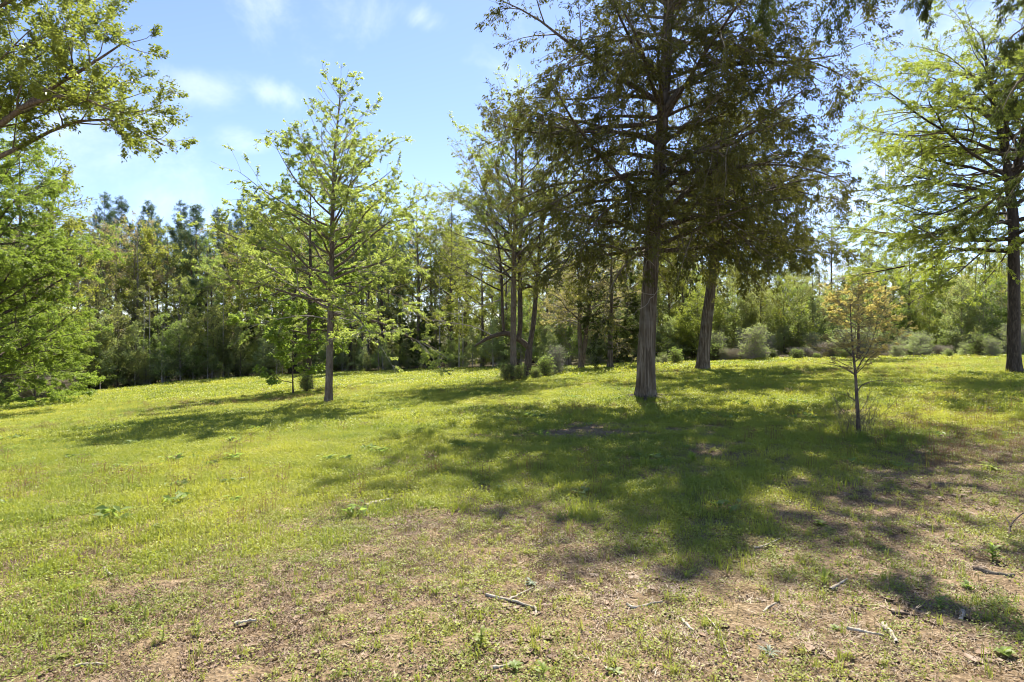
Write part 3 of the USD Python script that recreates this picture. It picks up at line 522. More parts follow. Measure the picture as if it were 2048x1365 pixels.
# ------------------------------------------------------------------ wood: sources for the trees of the background
src_root = stage.CreateClassPrim('/World/wood_sources')
SRC = {}
def source(key, t, bark, twig, leaf, nl=5):
    x = UsdGeom.Xform.Define(stage, f'/World/wood_sources/{key}').GetPrim()
    for tr in t['trunks']: part(x, 'trunk', tr, M[bark], True)
    for l in t['limbs'][:nl]: part(x, 'limb', l, M[bark], True)
    part(x, 'twigs', join(t['limbs'][nl:] + [t['twigs']]), M[twig], True, kind='stuff')
    part(x, 'crown', t['leaves'], M[leaf])
    SRC[key] = (x, max(tr[0][:, 2].max() for tr in t['trunks']))
def broad(seed, H, R, c0, n_leaf=9000, leaf=.125, **k):
    a = dict(planar=.4, b_per=2.0, t_per=2.4, leaf=leaf, lw=.6, flat=.5, droop=.2, off=.09, clump=2, sides=8, rings=14, tw_r=.008, twig_tubes=False, limb_r=.5, t_ratio=.45)
    a.update(k)
    return grow(seed, H, .011 * H + .03, c0, 26, lambda h: R * (1 - h) ** .5 * (.6 + .4 * math.sin(min(h * 4 + .3, 1.57))) + .5, lambda h: 68 - 36 * h, lambda h: .15, .12, n_leaf=n_leaf, **a)
source('broad_bright', broad(101, 12, 3.4, .08), 'bark_dark', 'twig', 'leaf_elm')
source('broad_yellow', broad(102, 12, 3.6, .12), 'bark_oak', 'twig', 'leaf_yellow')
source('broad_oak', broad(103, 13, 3.6, .15), 'bark_oak', 'twig', 'leaf_oak')
source('broad_olive', broad(104, 13, 3.4, .06), 'bark_dark', 'twig', 'leaf_olive')
source('broad_green', broad(105, 11, 3.2, .05), 'bark_dark', 'twig', 'leaf_green')
source('broad_young', broad(106, 10, 3.0, .10), 'bark_oak', 'twig_pale', 'leaf_young')
source('budding', broad(107, 13, 3.3, .18, 5200, .14, twig_tubes=True, t_per=3.2, b_per=2.2), 'bark_grey', 'twig_pale', 'leaf_bud')
source('budding_pink', broad(108, 9, 3.0, .18, 5000, .13, twig_tubes=True, t_per=3.2, b_per=2.2), 'bark_grey', 'twig_pale', 'leaf_pink')
def pine(seed, H, c0, R, n=24000):
    return grow(seed, H, .15, c0, 58, lambda h: R * (1 - h) ** .8 * min(1, .5 + h * 3) + .22, lambda h: 84 - 50 * h, lambda h: .45, .08, planar=.3, b_per=3.2, b_ang=46, b_ratio=.42, b_bend=.5, t_per=3.4, t_ratio=.5, t_bend=.5, t_least=.25,
                n_leaf=n, leaf=.19, lw=.13, flat=.1, droop=-.15, off=.08, clump=5, spread=46, sides=8, rings=14, tw_r=.008, twig_tubes=False, tmin_leaf=.35, lean=.008, flare=.2)
source('pine_tall', pine(111, 19, .52, 2.9), 'bark_oak', 'twig', 'needle', 4)
source('pine_slim', pine(112, 18, .55, 2.0, 19000), 'bark_oak', 'twig', 'needle', 4)
source('pine_young', pine(113, 13, .14, 2.8, 28000), 'bark_oak', 'twig', 'needle', 4)
def under(seed, H, R, n=3600, leaf=.11, c0=.08):
    return grow(seed, H, .035, c0, 26, lambda h: R * (1 - h) ** .5 + .3, lambda h: 58 - 25 * h, lambda h: .1, .14, planar=.3, b_per=2.4, t_per=3, n_leaf=n, leaf=leaf, lw=.55, flat=.4, droop=.2, off=.09, clump=2, sides=6, rings=10, tw_r=.006, twig_tubes=False)
source('under_green', under(121, 5, 1.7), 'bark_grey', 'twig_pale', 'leaf_green', 2)
source('under_shrub', under(122, 4.5, 1.6), 'bark_grey', 'twig_pale', 'leaf_shrub', 2)
source('under_olive', under(123, 6, 1.7), 'bark_dark', 'twig', 'leaf_olive', 2)
source('under_bright', under(124, 5, 1.8), 'bark_dark', 'twig', 'leaf_elm', 2)
def multistem(seed, H, R, n, leaf, lean_=.45, ns=9, twig=False, c0=.1):
    rg = np.random.default_rng(seed); st = []
    for k in range(ns):
        a = rg.random() * 6.28; e = rg.uniform(.5, 1) * R * lean_; h = H * rg.uniform(.7, 1); c = np.array([(math.cos(a) * .1, math.sin(a) * .1, -.05), (math.cos(a) * e * .4, math.sin(a) * e * .4, h * .5), (math.cos(a) * e, math.sin(a) * e, h)])
        st.append((c, np.array([.02, .013, .004]) * (H / 2)))
    return grow(seed, H, .02, c0, 40, lambda h: R * .55 * (1 - h) ** .4 + .15, lambda h: 60 - 20 * h, lambda h: .1, .14, stems=st, planar=.2, b_per=3, t_per=4, n_leaf=n, leaf=leaf, lw=.5, flat=.4, off=.05, clump=2, sides=5, rings=6, tw_r=.004, twig_tubes=twig)
source('shrub_pale', multistem(131, 2.6, 1.6, 2600, .10), 'bark_grey', 'twig_pale', 'leaf_shrub', 2)
source('shrub_green', multistem(132, 2.2, 1.6, 2400, .11), 'bark_dark', 'twig', 'leaf_green', 2)
source('shrub_ivy', multistem(133, 1.7, 1.2, 1900, .105), 'bark_dark', 'twig', 'leaf_green', 2)
source('shrub_grey', multistem(134, 2.6, 1.3, 1300, .11, twig=True), 'bark_grey', 'twig_pale', 'leaf_grey', 2)
source('brush_dry', multistem(135, 1.1, 1.3, 260, .09, 1.0, 24, True), 'dead_wood', 'dead_wood', 'dry_brush', 2)
def cedar(seed, H, R, n=10000):
    return grow(seed, H, .016 * H, .04, 44, lambda h: R * (1 - h) ** .8 + .25, lambda h: 86 - 45 * h, lambda h: .1, .1, planar=.3, b_per=2.2, b_ratio=.4, t_per=3.2, n_leaf=n, leaf=.16, lw=.34, flat=.2, off=.04, clump=3, spread=38, sides=6, rings=10, tw_r=.007, twig_tubes=False)
source('cedar_dark', cedar(141, 6, 1.7), 'bark_cedar', 'twig', 'leaf_cedar_dark', 2)
source('cedar_tall', cedar(142, 9, 1.8), 'bark_cedar', 'twig', 'leaf_cedar', 2)
t = pine(151, 14, .25, 2.4, 2600)
source('pine_bare', t, 'bark_dark', 'twig_pale', 'leaf_bud', 4)
bare = grow(152, 12, .085, .55, 10, lambda h: 1.3 * (1 - h) + .3, lambda h: 50, lambda h: .2, .12, planar=.3, b_per=1, t_per=1.5, n_leaf=1400, leaf=.13, off=.05, sides=7, rings=10, tw_r=.006, twig_tubes=False, lean=.012)
source('slender', bare, 'bark_grey', 'twig_pale', 'leaf_olive', 2)

prng = np.random.default_rng(900)
def plant(key, name, px, d, top, label, cat='tree', wide=None, group=None, rz=None):
    b = W(px, d, -.05); x, h0 = SRC[key]
    h = CAMZ + (682.5 - top) / FPX * d - b[2]; s = h / h0
    w = s if wide is None else s * wide
    copy(x, name, label, cat, b, prng.uniform(0, 360) if rz is None else rz, (w, w, s), group)

# left wood, back to front
for key, name, px, d, top, label, *w in [
    ('pine_tall', 'pine_tree', 208, 58, 392, 'pine with the leftmost dark crown above the left wood'),
    ('pine_slim', 'pine_tree', 243, 60, 402, 'narrow pine second from the left above the left wood'),
    ('pine_slim', 'pine_tree', 296, 62, 410, 'pine with a small pointed tip alone in a sky gap above the left wood'),
    ('pine_tall', 'pine_tree', 362, 60, 408, 'pine with a rounded double crown between pointed tip and nearer pine'),
    ('pine_young', 'pine_tree', 392, 52, 418, 'nearer blue-green pine whose branches reach low in the left wood'),
    ('pine_slim', 'pine_tree', 436, 60, 424, 'short pointed pine just right of the blue-green pine'),
    ('pine_tall', 'pine_tree', 482, 60, 402, 'pine crown at the left fringe of the young oak'),
    ('pine_slim', 'pine_tree', 520, 62, 398, 'pine half covered by the upper left twigs of the young oak'),
    ('pine_tall', 'pine_tree', 712, 60, 382, 'pine top showing right of the young oak trunk'),
    ('pine_slim', 'pine_tree', 745, 62, 398, 'pine top at the right fringe of the young oak'),
    ('pine_young', 'pine_tree', 800, 55, 475, 'bluish pine in the gap between young oak and thicket'),
    ('broad_oak', 'oak_tree', 40, 36, 268, 'yellowish oak crown under the long limbs on the left edge'),
    ('broad_yellow', 'oak_tree', 105, 37, 318, 'yellow-green crown rising behind the right side of the bright green tree on the left edge'),
    ('budding', 'budding_tree', 175, 49, 440, 'grey-brown budding tree next to the bright green tree on the left'),
    ('budding', 'budding_tree', 235, 51, 452, 'pale grey budding tree below the two leftmost pines'),
    ('broad_oak', 'oak_tree', 265, 49, 462, 'brownish oak in the left wood beneath the lone pointed pine'),
    ('broad_yellow', 'oak_tree', 305, 50, 442, 'yellow-green oak crown brightest in the left wood'),
    ('broad_oak', 'oak_tree', 335, 51, 462, 'rust-tinged oak touching the blue-green pine'),
    ('broad_olive', 'hardwood_tree', 190, 45, 540, 'olive tree in front of the grey budding trees'),
    ('broad_olive', 'hardwood_tree', 275, 46, 560, 'olive tree low in the middle of the left wood'),
    ('broad_young', 'hardwood_tree', 360, 47, 560, 'pale tree below the blue-green pine'),
    ('broad_green', 'hardwood_tree', 425, 49, 520, 'fresh green tree between blue-green pine and young oak'),
    ('broad_bright', 'hardwood_tree', 475, 49, 470, 'bright green tree behind the left lower limbs of the young oak'),
    ('broad_yellow', 'hardwood_tree', 530, 50, 430, 'yellow-green tree behind the left half of the young oak'),
    ('broad_green', 'hardwood_tree', 590, 50, 420, 'green tree behind the trunk of the young oak'),
    ('broad_yellow', 'hardwood_tree', 700, 51, 440, 'yellow-green tree behind the right half of the young oak'),
    ('broad_olive', 'hardwood_tree', 765, 53, 440, 'olive tree right of the young oak crown'),
    ('broad_oak', 'oak_tree', 835, 52, 385, 'tall yellowish oak with a rounded top between young oak and thicket'),
    ('broad_oak', 'oak_tree', 905, 51, 402, 'yellowish oak touching the left twigs of the thicket oaks'),
    ('budding', 'budding_tree', 870, 55, 430, 'budding tree between the two yellowish oaks'),
    ('broad_yellow', 'hardwood_tree', 965, 46, 470, 'yellow-green tree behind the left side of the thicket'),
    ('broad_young', 'hardwood_tree', 1010, 44, 480, 'pale airy tree straight behind the thicket'),
    ('broad_yellow', 'hardwood_tree', 1095, 42, 470, 'yellow-green tree behind the right side of the thicket'),
    ('budding_pink', 'budding_tree', 1140, 40, 540, 'pinkish budding tree behind the forked trunk'),
    ('broad_young', 'hardwood_tree', 1195, 44, 480, 'pale green tree behind the small straight cedar'),
    ('broad_yellow', 'hardwood_tree', 1260, 43, 490, 'yellow-green tree behind the trunk of the largest cedar'),
    ('broad_young', 'hardwood_tree', 1335, 41, 500, 'pale green tree right of the largest cedar trunk'),
    ('broad_green', 'hardwood_tree', 1385, 43, 520, 'green tree behind the leaning cedar trunk'),
    ('broad_bright', 'hardwood_tree', 1455, 40, 530, 'bright green tree right of the leaning cedar trunk'),
    ('broad_olive', 'hardwood_tree', 1510, 44, 500, 'olive tree behind the hanging boughs right of the leaning cedar'),
    ('broad_green', 'hardwood_tree', 1560, 45, 520, 'dark green tree behind the shrubs right of the leaning cedar'),
    ('pine_bare', 'pine_tree', 1664, 44, 425, 'thin bare-branched greyish pine standing against the sky on the right'),
    ('cedar_tall', 'red_cedar', 1615, 46, 520, 'dark cedar left of the bare-branched pine'),
    ('cedar_tall', 'red_cedar', 1690, 42, 560, 'dark cedar behind the crown of the foreground sapling'),
    ('broad_olive', 'hardwood_tree', 1740, 46, 480, 'olive tree left of the slim trunk under the elm twigs'),
    ('broad_bright', 'hardwood_tree', 1787, 40, 505, 'light green tree with a slim dark trunk under the elm twigs'),
    ('broad_yellow', 'hardwood_tree', 1850, 47, 470, 'yellow-green tree behind the middle of the elm crown'),
    ('broad_green', 'hardwood_tree', 1890, 42, 560, 'green tree low behind the elm'),
    ('budding_pink', 'budding_tree', 1925, 36, 560, 'pale brown budding tree left of the elm trunk'),
    ('budding_pink', 'budding_tree', 1985, 35, 575, 'pale brown budding tree touching the elm trunk'),
    ('broad_yellow', 'hardwood_tree', 1980, 46, 480, 'yellow-green tree behind the elm trunk'),
    ('broad_bright', 'hardwood_tree', 2075, 42, 470, 'light green tree at the right edge behind the elm'),
    ('broad_olive', 'hardwood_tree', 100, 44, 500, 'olive tree behind the bright green tree on the left edge'),
    # slim trunks in the shaded middle
    ('pine_slim', 'pine_tree', 724, 50, 420, 'slim dark trunk nearest right of the young oak', .8),
    ('pine_slim', 'pine_tree', 737, 52, 430, 'slim dark trunk second right of the young oak', .8),
    ('pine_tall', 'pine_tree', 757, 47, 440, 'thickest dark pine trunk between young oak and thicket', .8),
    ('pine_slim', 'pine_tree', 776, 55, 450, 'thin trunk right of the thickest dark pine trunk', .8),
    ('slender', 'slender_tree', 690, 51, 520, 'thin bare trunk close behind the right side of the young oak'),
    ('slender', 'slender_tree', 880, 48, 520, 'thin grey trunk right of the dark cedars in the middle'),
    ('slender', 'slender_tree', 918, 46, 530, 'pair-like thin trunk left of the bent arm'),
    ('slender', 'slender_tree', 926, 47, 540, 'thin trunk close right of the pair left of the bent arm'),
    ('slender', 'slender_tree', 300, 43.5, 540, 'thin dark trunk at the edge of the left wood below the yellow oak'),
    ('slender', 'slender_tree', 288, 44, 560, 'thin trunk at the edge of the left wood below the brownish oak'),
    ('slender', 'slender_tree', 415, 46, 560, 'thin trunk in the left wood below the fresh green tree'),
    ('slender', 'slender_tree', 447, 46, 560, 'pale thin trunk in the left wood left of the dark understory'),
    ('slender', 'slender_tree', 1315, 38, 560, 'slanting thin trunk right of the largest cedar trunk'),
    ('slender', 'slender_tree', 1570, 42, 540, 'thin pale trunk among dark greens behind the shrubs'),
    # dark understory cedars
    ('cedar_dark', 'red_cedar', 852, 46, 622, 'dark conical cedar at the wood edge left of the thicket'),
    ('cedar_dark', 'red_cedar', 812, 49, 640, 'smaller dark cedar at the wood edge beside the thickest pine trunk'),
    ('cedar_dark', 'red_cedar', 495, 48, 645, 'low dark cedar in the understory left of the maple sapling'),
    ('cedar_dark', 'red_cedar', 1440, 38, 640, 'dark low cedar between leaning trunk and pale shrubs'),
    ('cedar_dark', 'red_cedar', 1600, 39, 610, 'dark cedar in the shade behind the pale shrubs'),
]: plant(key, name, px, d, top, label, 'tree', w[0] if w else None)

# understory along the wood edge
for key, px, d, top, label in [
    ('under_green', 25, 36.5, 640, 'green understory bush leftmost at the wood edge'), ('under_olive', 120, 40, 610, 'olive understory bush right of the bright green bush'),
    ('under_green', 165, 41, 640, 'green understory bush below the olive tree on the left'), ('under_shrub', 200, 41.5, 650, 'greyish understory bush over the dry stems at the left wood edge'),
    ('under_olive', 235, 42.5, 620, 'olive understory bush left of the thin dark trunks'), ('under_shrub', 270, 43, 655, 'pale understory bush just left of the thin dark trunks'),
    ('under_green', 325, 43.5, 640, 'green understory bush right of the thin dark trunks'), ('under_shrub', 360, 44.5, 650, 'pale understory bush under the pale tree'),
    ('under_olive', 390, 45, 630, 'olive understory bush below the blue-green pine'), ('under_green', 435, 46.5, 650, 'dark green understory bush left of the low dark cedar'),
    ('under_olive', 470, 47, 640, 'olive understory bush touching the low dark cedar'), ('under_olive', 530, 48.5, 650, 'olive understory bush behind the maple sapling'),
    ('under_olive', 690, 49.5, 680, 'low olive bush behind the right side of the young oak trunk'), ('under_green', 900, 46.5, 670, 'green understory bush right of the dark conical cedar'),
    ('under_shrub', 945, 43.5, 660, 'pale bush under the tip of the bent arm'), ('under_shrub', 985, 42, 650, 'pale bush behind the bent arm'),
    ('under_shrub', 1100, 36.5, 660, 'pale bush between thicket and forked trunk'), ('under_green', 1135, 39, 640, 'green bush behind the forked trunk'),
    ('under_shrub', 1195, 37, 650, 'pale bush between forked trunk and small cedar'), ('under_bright', 1255, 38, 640, 'bright bush left of the largest cedar trunk'),
    ('under_shrub', 1340, 36, 640, 'pale bush between the two cedar trunks'), ('under_green', 1370, 38, 630, 'green bush touching the leaning cedar trunk'),
    ('under_green', 1660, 38, 640, 'green bush left of the orange-leaved tree'), ('under_bright', 1830, 37, 620, 'bright bush below the elm twigs'), ('under_green', 1800, 38, 640, 'green bush behind the slim trunk under the elm'),
    ('under_bright', 2070, 34, 600, 'bright bush at the right edge behind the elm')]:
    plant(key, 'understory_bush', px, d, top, label, 'bush')
for key, px, d, top, label in [
    ('shrub_pale', 1440, 33, 668, 'pale green shrub nearest right of the leaning cedar'), ('shrub_pale', 1490, 34, 660, 'large pale shrub on the right meadow edge'), ('shrub_pale', 1535, 33.5, 672, 'pale shrub between the large pale shrub and the orange-leaved tree'),
    ('shrub_green', 1590, 34, 676, 'green shrub at the meadow edge left of the orange-leaved tree'), ('shrub_pale', 1625, 33.5, 668, 'pale shrub close left of the orange-leaved tree'), ('shrub_green', 1760, 33, 668, 'green shrub right of the orange-leaved tree'),
    ('shrub_pale', 1805, 32.5, 664, 'pale shrub beneath the slim trunk under the elm'), ('shrub_green', 1965, 30.5, 688, 'low rounded green shrub left of the elm foot'), ('shrub_green', 2000, 31, 690, 'low green shrub touching the elm foot'),
    ('shrub_ivy', 1012, 25.6, 730, 'dark leafy shrub left of the straight oak foot'), ('shrub_ivy', 1040, 25.2, 732, 'dark leafy shrub between the two thicket trunks'), ('shrub_ivy', 1090, 26.6, 716, 'leafy shrub right of the crooked oak foot'),
    ('shrub_grey', 1112, 27.6, 694, 'grey-green shrub right of the crooked oak'), ('shrub_ivy', 1070, 25.5, 738, 'low dark shrub in front of the crooked oak'),
    ('shrub_ivy', 612, 25.6, 752, 'low green plants at the foot of the maple'), ('shrub_green', 5, 33, 735, 'green shrub in the lower left corner of the wood'), ('shrub_ivy', 1352, 31, 700, 'small green shrub left of the leaning cedar foot')]:
    plant(key, 'shrub', px, d, top, label, 'shrub')
for px, d, top, label in [
    (1462, 31.8, 703, 'dry grey brush left of the large pale shrub'), (1495, 31.3, 711, 'low dry brush at the foot of the large pale shrub'), (1530, 31.6, 704, 'dry grey brush right below the large pale shrub'), (1568, 31.2, 712, 'low dry brush in front of the green shrub'),
    (1600, 31.7, 700, 'taller dry brush in front of the green shrub'), (1632, 31, 706, 'pale dry brush left of the foreground sapling'), (1662, 31.4, 692, 'palest tall dry brush behind the foreground sapling'), (1693, 30.8, 708, 'low dry brush behind the sapling stem'),
    (1738, 31.0, 698, 'dry brush right of the orange-leaved tree'), (1766, 30.4, 708, 'low dry brush between the orange-leaved tree and the pale shrub'), (1792, 31.3, 694, 'dry brush beneath the pale shrub right of the sapling'), (1840, 30.5, 700, 'brownish dry brush at the bare bank'), (1885, 31.5, 696, 'last dry brush before the round green shrub'),
    (55, 35, 768, 'dry reddish stems at the left wood edge'), (90, 36, 762, 'dry stems right of the reddish stems on the left')]:
    plant('brush_dry', 'dry_brush', px, d, top, label, 'brush')

# woodland behind, one mass
def instancer(path, protos, pos, idx, rot, scl, label, cat):
    pi = UsdGeom.PointInstancer.Define(stage, numbered('/World', path)); pp = str(pi.GetPath())
    targets = []
    for k, p in enumerate(protos):
        if isinstance(p, str):
            q_ = UsdGeom.Xform.Define(stage, f'{pp}/sources/{p}').GetPrim(); q_.GetReferences().AddInternalReference(SRC[p][0].GetPath()); targets.append(q_.GetPath())
        else:
            nm, mesh, m = p; targets.append(usdkit.mesh(stage, f'{pp}/sources/{nm}', mesh, m).GetPath())
    pi.CreatePrototypesRel().SetTargets(targets)
    pi.CreatePositionsAttr(Vt.Vec3fArray.FromNumpy(np.asarray(pos, np.float32)))
    pi.CreateProtoIndicesAttr(Vt.IntArray.FromNumpy(np.asarray(idx, np.int32)))
    q = np.zeros((len(pos), 4)); rot = np.asarray(rot)
    h = rot / 2
    pi.CreateOrientationsAttr(Vt.QuathArray([Gf.Quath(float(a), 0.0, 0.0, float(b_)) for a, b_ in zip(np.cos(h), np.sin(h))]))
    pi.CreateScalesAttr(Vt.Vec3fArray.FromNumpy(np.asarray(scl, np.float32)))
    return tag(pi.GetPrim(), label, cat, kind='stuff')
rng = np.random.default_rng(77)
keys = ['broad_olive', 'broad_green', 'broad_oak', 'broad_yellow', 'pine_tall', 'pine_slim', 'under_olive', 'under_green', 'budding', 'cedar_dark', 'slender']
pos, ix, sc = [], [], []
for px in np.arange(-260, 2360, 46.0):
    for row in (0, 1, 2, 3, 3):
        pxx = px + rng.uniform(-32, 32); e = float(np.interp(pxx, _eb[:, 0], _eb[:, 1])); d = e + ((10, 17, 25, 34) if pxx < 960 else (5, 11, 18, 26))[row] + rng.uniform(-2, 2)
        left = pxx < 960
        k = rng.choice(len(keys), p=np.array([5, 3, 3, 4, 0, 0, 6, 3, 3, 0, 3.] if row < 2 and left else [2, 2, 1, 1, 5, 5, 1, 1, 1, 0, 0.] if left else [4, 3, 1, 5, 0, 0, 6, 3, 3, 0, 3.]) / (30 if row < 2 and left else 19 if left else 28))
        top = np.interp(pxx, [-300, 200, 500, 940, 1000, 1500, 1620, 1700, 1850, 2400], [440, 445, 445, 440, 465, 455, 520, 530, 480, 460]) + rng.uniform(-10, 45)
        x = (pxx - 1024) / FPX * d; z = float(tz(x, d)) - .1; h0 = SRC[keys[k]][1]
        h = (CAMZ + (682.5 - top) / FPX * d - z) if not keys[k].startswith(('under', 'cedar')) else h0 * rng.uniform(.7, 1.1)
        s = h / h0; pos.append((x, d, z)); ix.append(k); w = s * rng.uniform(.9, 1.2) if not keys[k].startswith('pine') else s * .85; sc.append((w, w, s))
instancer('woodland', keys, pos, ix, rng.uniform(0, 6.28, len(pos)), sc, 'deep mixed wood of pine and hardwood behind the meadow edge', 'wood')

ub = ['shrub_green', 'shrub_ivy', 'under_green', 'under_olive', 'under_shrub', 'shrub_pale', 'under_bright']
pos, ix, sc = [], [], []
n = 760
pxx = rng.uniform(-250, 2300, n); off = rng.uniform(0, 1, n) ** 1.6 * 24 + .6
for p_, o_ in zip(pxx, off):
    d = float(np.interp(p_, _eb[:, 0], _eb[:, 1])) + o_; x = (p_ - 1024) / FPX * d; k = rng.choice(7, p=[.10, .06, .15, .17, .26, .12, .14]); s = rng.uniform(.4, .85) if k in (0, 1, 5) else rng.uniform(.4, .95)
    if 690 < p_ < 960 and o_ < 7: s *= .55
    pos.append((x, d, float(tz(x, d)) - .03)); ix.append(k); sc.append((s * 1.1, s * 1.1, s))
for k in range(64):
    p_ = rng.uniform(1270, 2120) + 60 * rng.normal() * (k % 3 == 0); d = float(np.interp(p_, _eb[:, 0], _eb[:, 1])) - 2.4 + rng.uniform(-1.2, 3.2); x = (p_ - 1024) / FPX * d; s = rng.uniform(.3, .75) * rng.random() ** .6
    pos.append((x, d, float(tz(x, d)) - .03)); ix.append(int(rng.choice([0, 1, 4, 5, 5]))); sc.append((s * rng.uniform(.8, 1.5), s * rng.uniform(.8, 1.5), s * (.5 if ix[-1] == 4 else 1)))
instancer('underbrush', ub, pos, ix, rng.uniform(0, 6.28, len(pos)), sc, 'low tangled green underbrush along and inside the wood', 'underbrush')

# ------------------------------------------------------------------ sward
def blades(n, R, h, w, rng, curl=.5, lie=0.):
    r = R * np.sqrt(rng.random(n)); a = rng.random(n) * 6.28; p = np.column_stack([r * np.cos(a), r * np.sin(a), np.zeros(n)])
    az = rng.random(n) * 6.28; o = np.column_stack([np.cos(az), np.sin(az), np.zeros(n)]); s = np.column_stack([-np.sin(az), np.cos(az), np.zeros(n)])
    H = (h * rng.uniform(.5, 1.25, n))[:, None]; c = (curl * rng.uniform(.2, 1.4, n))[:, None]; wd = (w * rng.uniform(.6, 1.2, n))[:, None] / 2
    if lie:
        up = np.array([0, 0, .12]); m = p + o * H * .5 + UP * .01; t = p + o * H + up * H * .4 * rng.uniform(-.3, 1, (n, 1)); p = p + UP * .006
    else:
        m = p + UP * H * .55 + o * H * c * .22; t = p + UP * H * (1 - .25 * c) + o * H * c * .75
    v = np.stack([p - s * wd, p + s * wd, m + s * wd * .8, m - s * wd * .8, t], 1).reshape(-1, 3); k = np.arange(n)[:, None] * 5
    return v, np.vstack([k + [0, 1, 2], k + [0, 2, 3], k + [3, 2, 4]])
def leaflets(n, R, h, size, rng, lw=.7):
    r = R * np.sqrt(rng.random(n)); a = rng.random(n) * 6.28; p = np.column_stack([r * np.cos(a), r * np.sin(a), h * rng.uniform(.15, 1, n)])
    az = rng.random(n) * 6.28; ax = np.column_stack([np.cos(az), np.sin(az), rng.normal(.25, .4, n)]); ax = unit(ax); nr = unit(UP + rng.normal(0, .45, (n, 3))); s = unit(np.cross(ax, nr))
    l = (size * rng.uniform(.6, 1.3, n))[:, None]; m = p + ax * l * .5 + UP * l * .1
    v = np.stack([p, m + s * l * lw * .5, p + ax * l, m - s * l * lw * .5], 1).reshape(-1, 3); k = np.arange(n)[:, None] * 4
    return v, np.vstack([k + [0, 1, 2], k + [0, 2, 3]])
rng = np.random.default_rng(300)
G = [('sprig', leaflets(14, .035, .035, .017, rng), M['sprout']), ('sprig_low', leaflets(18, .06, .02, .015, rng), M['sprout']), ('tuft', blades(9, .02, .07, .005, rng, .8), M['sprout']), ('tuft_thin', blades(6, .02, .10, .004, rng, .6), M['sprout']),
     ('clover', leaflets(70, .14, .06, .02, rng), M['grass']), ('turf', blades(60, .14, .075, .006, rng, .7), M['grass']), ('turf_mixed', join([blades(34, .15, .09, .006, rng, .7), leaflets(50, .15, .05, .02, rng)]), M['grass']),
     ('sward_patch', join([blades(150, .42, .10, .012, rng, .7), leaflets(110, .42, .07, .035, rng)]), M['grass']), ('sward_wide', join([blades(190, .9, .11, .026, rng, .7), leaflets(120, .9, .08, .07, rng)]), M['grass']),
     ('tall_grass', blades(26, .10, .22, .006, rng, .5), M['grass']), ('dock', leaflets(16, .07, .06, .075, rng, .4), M['leaf_green']), ('sorrel', join([blades(12, .08, .17, .004, rng, .4), (lambda l: (l[0] + UP * .10, l[1]))(leaflets(50, .10, .08, .018, rng, .5))]), M['sorrel'])]
def scatter(n, f, zone):
    """n random places in the triangle of view between distances, even over the ground."""
    y0, y1, half = zone; u = rng.random(n); y = np.sqrt(y0 ** 2 + u * (y1 ** 2 - y0 ** 2)); x = y * rng.uniform(-half, half, n)
    k = rng.random(n) < f(x, y); return x[k], y[k]
pos, ix, sc = [], [], []
def put(kinds, n, f, zone, s0, s1, p=None):
    x, y = scatter(n, f, zone); m = len(x); z = tz(x, y); 
    pos.append(np.column_stack([x, y, z])); ix.append(rng.choice(kinds, m, p=p)); s = rng.uniform(s0, s1, m); sc.append(np.column_stack([s, s, s * rng.uniform(.7, 1.25, m)]))
half = 1.02
patchy = lambda x, y, f=1.3, s=50: sstep(.38, .62, meshkit.fbm(np.stack([x, y, 0 * x], -1) * f, 3, s))
put([0, 1, 2], 88000, lambda x, y: (.20 + .72 * patchy(x, y) * (.35 + .65 * patchy(x, y, 3.4, 57))) * (1 - .4 * lush(x, y)), (1.9, 9.5, half), .45, 1.15, [.48, .42, .10])
put([2, 3], 2600, lambda x, y: .5 * patchy(x, y, .9, 61), (1.9, 9, half), .6, 1.2)
put([4, 5, 6], 21000, lambda x, y: np.clip(lush(x, y) * 1.15 - .12, 0, 1), (3.0, 12, half), .6, 1.15)
put([4, 5, 6], 16000, lambda x, y: np.clip(lush(x, y) * 1.1 - .08, 0, 1), (12, 20, half), .9, 1.5)
put([7], 9000, lambda x, y: np.clip(lush(x, y) - .05, 0, 1) * (1 - wood(x, y)), (11, 30, half), .7, 1.25)
put([8], 7000, lambda x, y: (1 - wood(x, y)), (26, 50, half), .8, 1.35)
put([9], 2600, lambda x, y: patchy(x, y, .5, 71) * lush(x, y) * .5, (7, 34, half), .6, 1.1)
put([10], 2600, lambda x, y: patchy(x, y, .7, 151) * lush(x, y) * .8, (5, 30, half), .6, 1.7)
put([11], 5200, lambda x, y: sstep(.5, .66, meshkit.fbm(np.stack([x, y, 0 * x], -1) * .45, 3, 152)) * (1 - wood(x, y)) * .8, (4.5, 28, half), .6, 1.3)
put([11], 1500, lambda x, y: np.exp(-((x - .78 * y) / 1.2) ** 2), (6.5, 13, half), .7, 1.2)
for bx, by in ((3.65, 15.6), (-5.8, 18), (8.4, 25), (15.9, 18), (5.5, 9), (.1, 26)):
    for k in range(34):
        a, r = rng.uniform(0, 6.28), rng.uniform(.22, .62) * (1.0 if by < 20 or bx > 5 else .7); x_, y_ = bx + r * math.cos(a), by + r * math.sin(a)
        pos.append(np.array([[x_, y_, float(tz(x_, y_))]])); ix.append(np.array([rng.choice([3, 9, 5])])); v_ = rng.uniform(.5, 1.0); sc.append(np.array([[v_, v_, v_]]))
put([9], 2200, lambda x, y: np.exp(-((y - edge_d(x, y)) / 1.1) ** 2), (28, 49, half), .9, 2.0)
pos, ix, sc = np.vstack(pos), np.concatenate(ix), np.vstack(sc)
instancer('grass', G, pos, ix, rng.uniform(0, 6.28, len(pos)), sc, 'short yellow-green spring grass and clover over the meadow', 'grass')
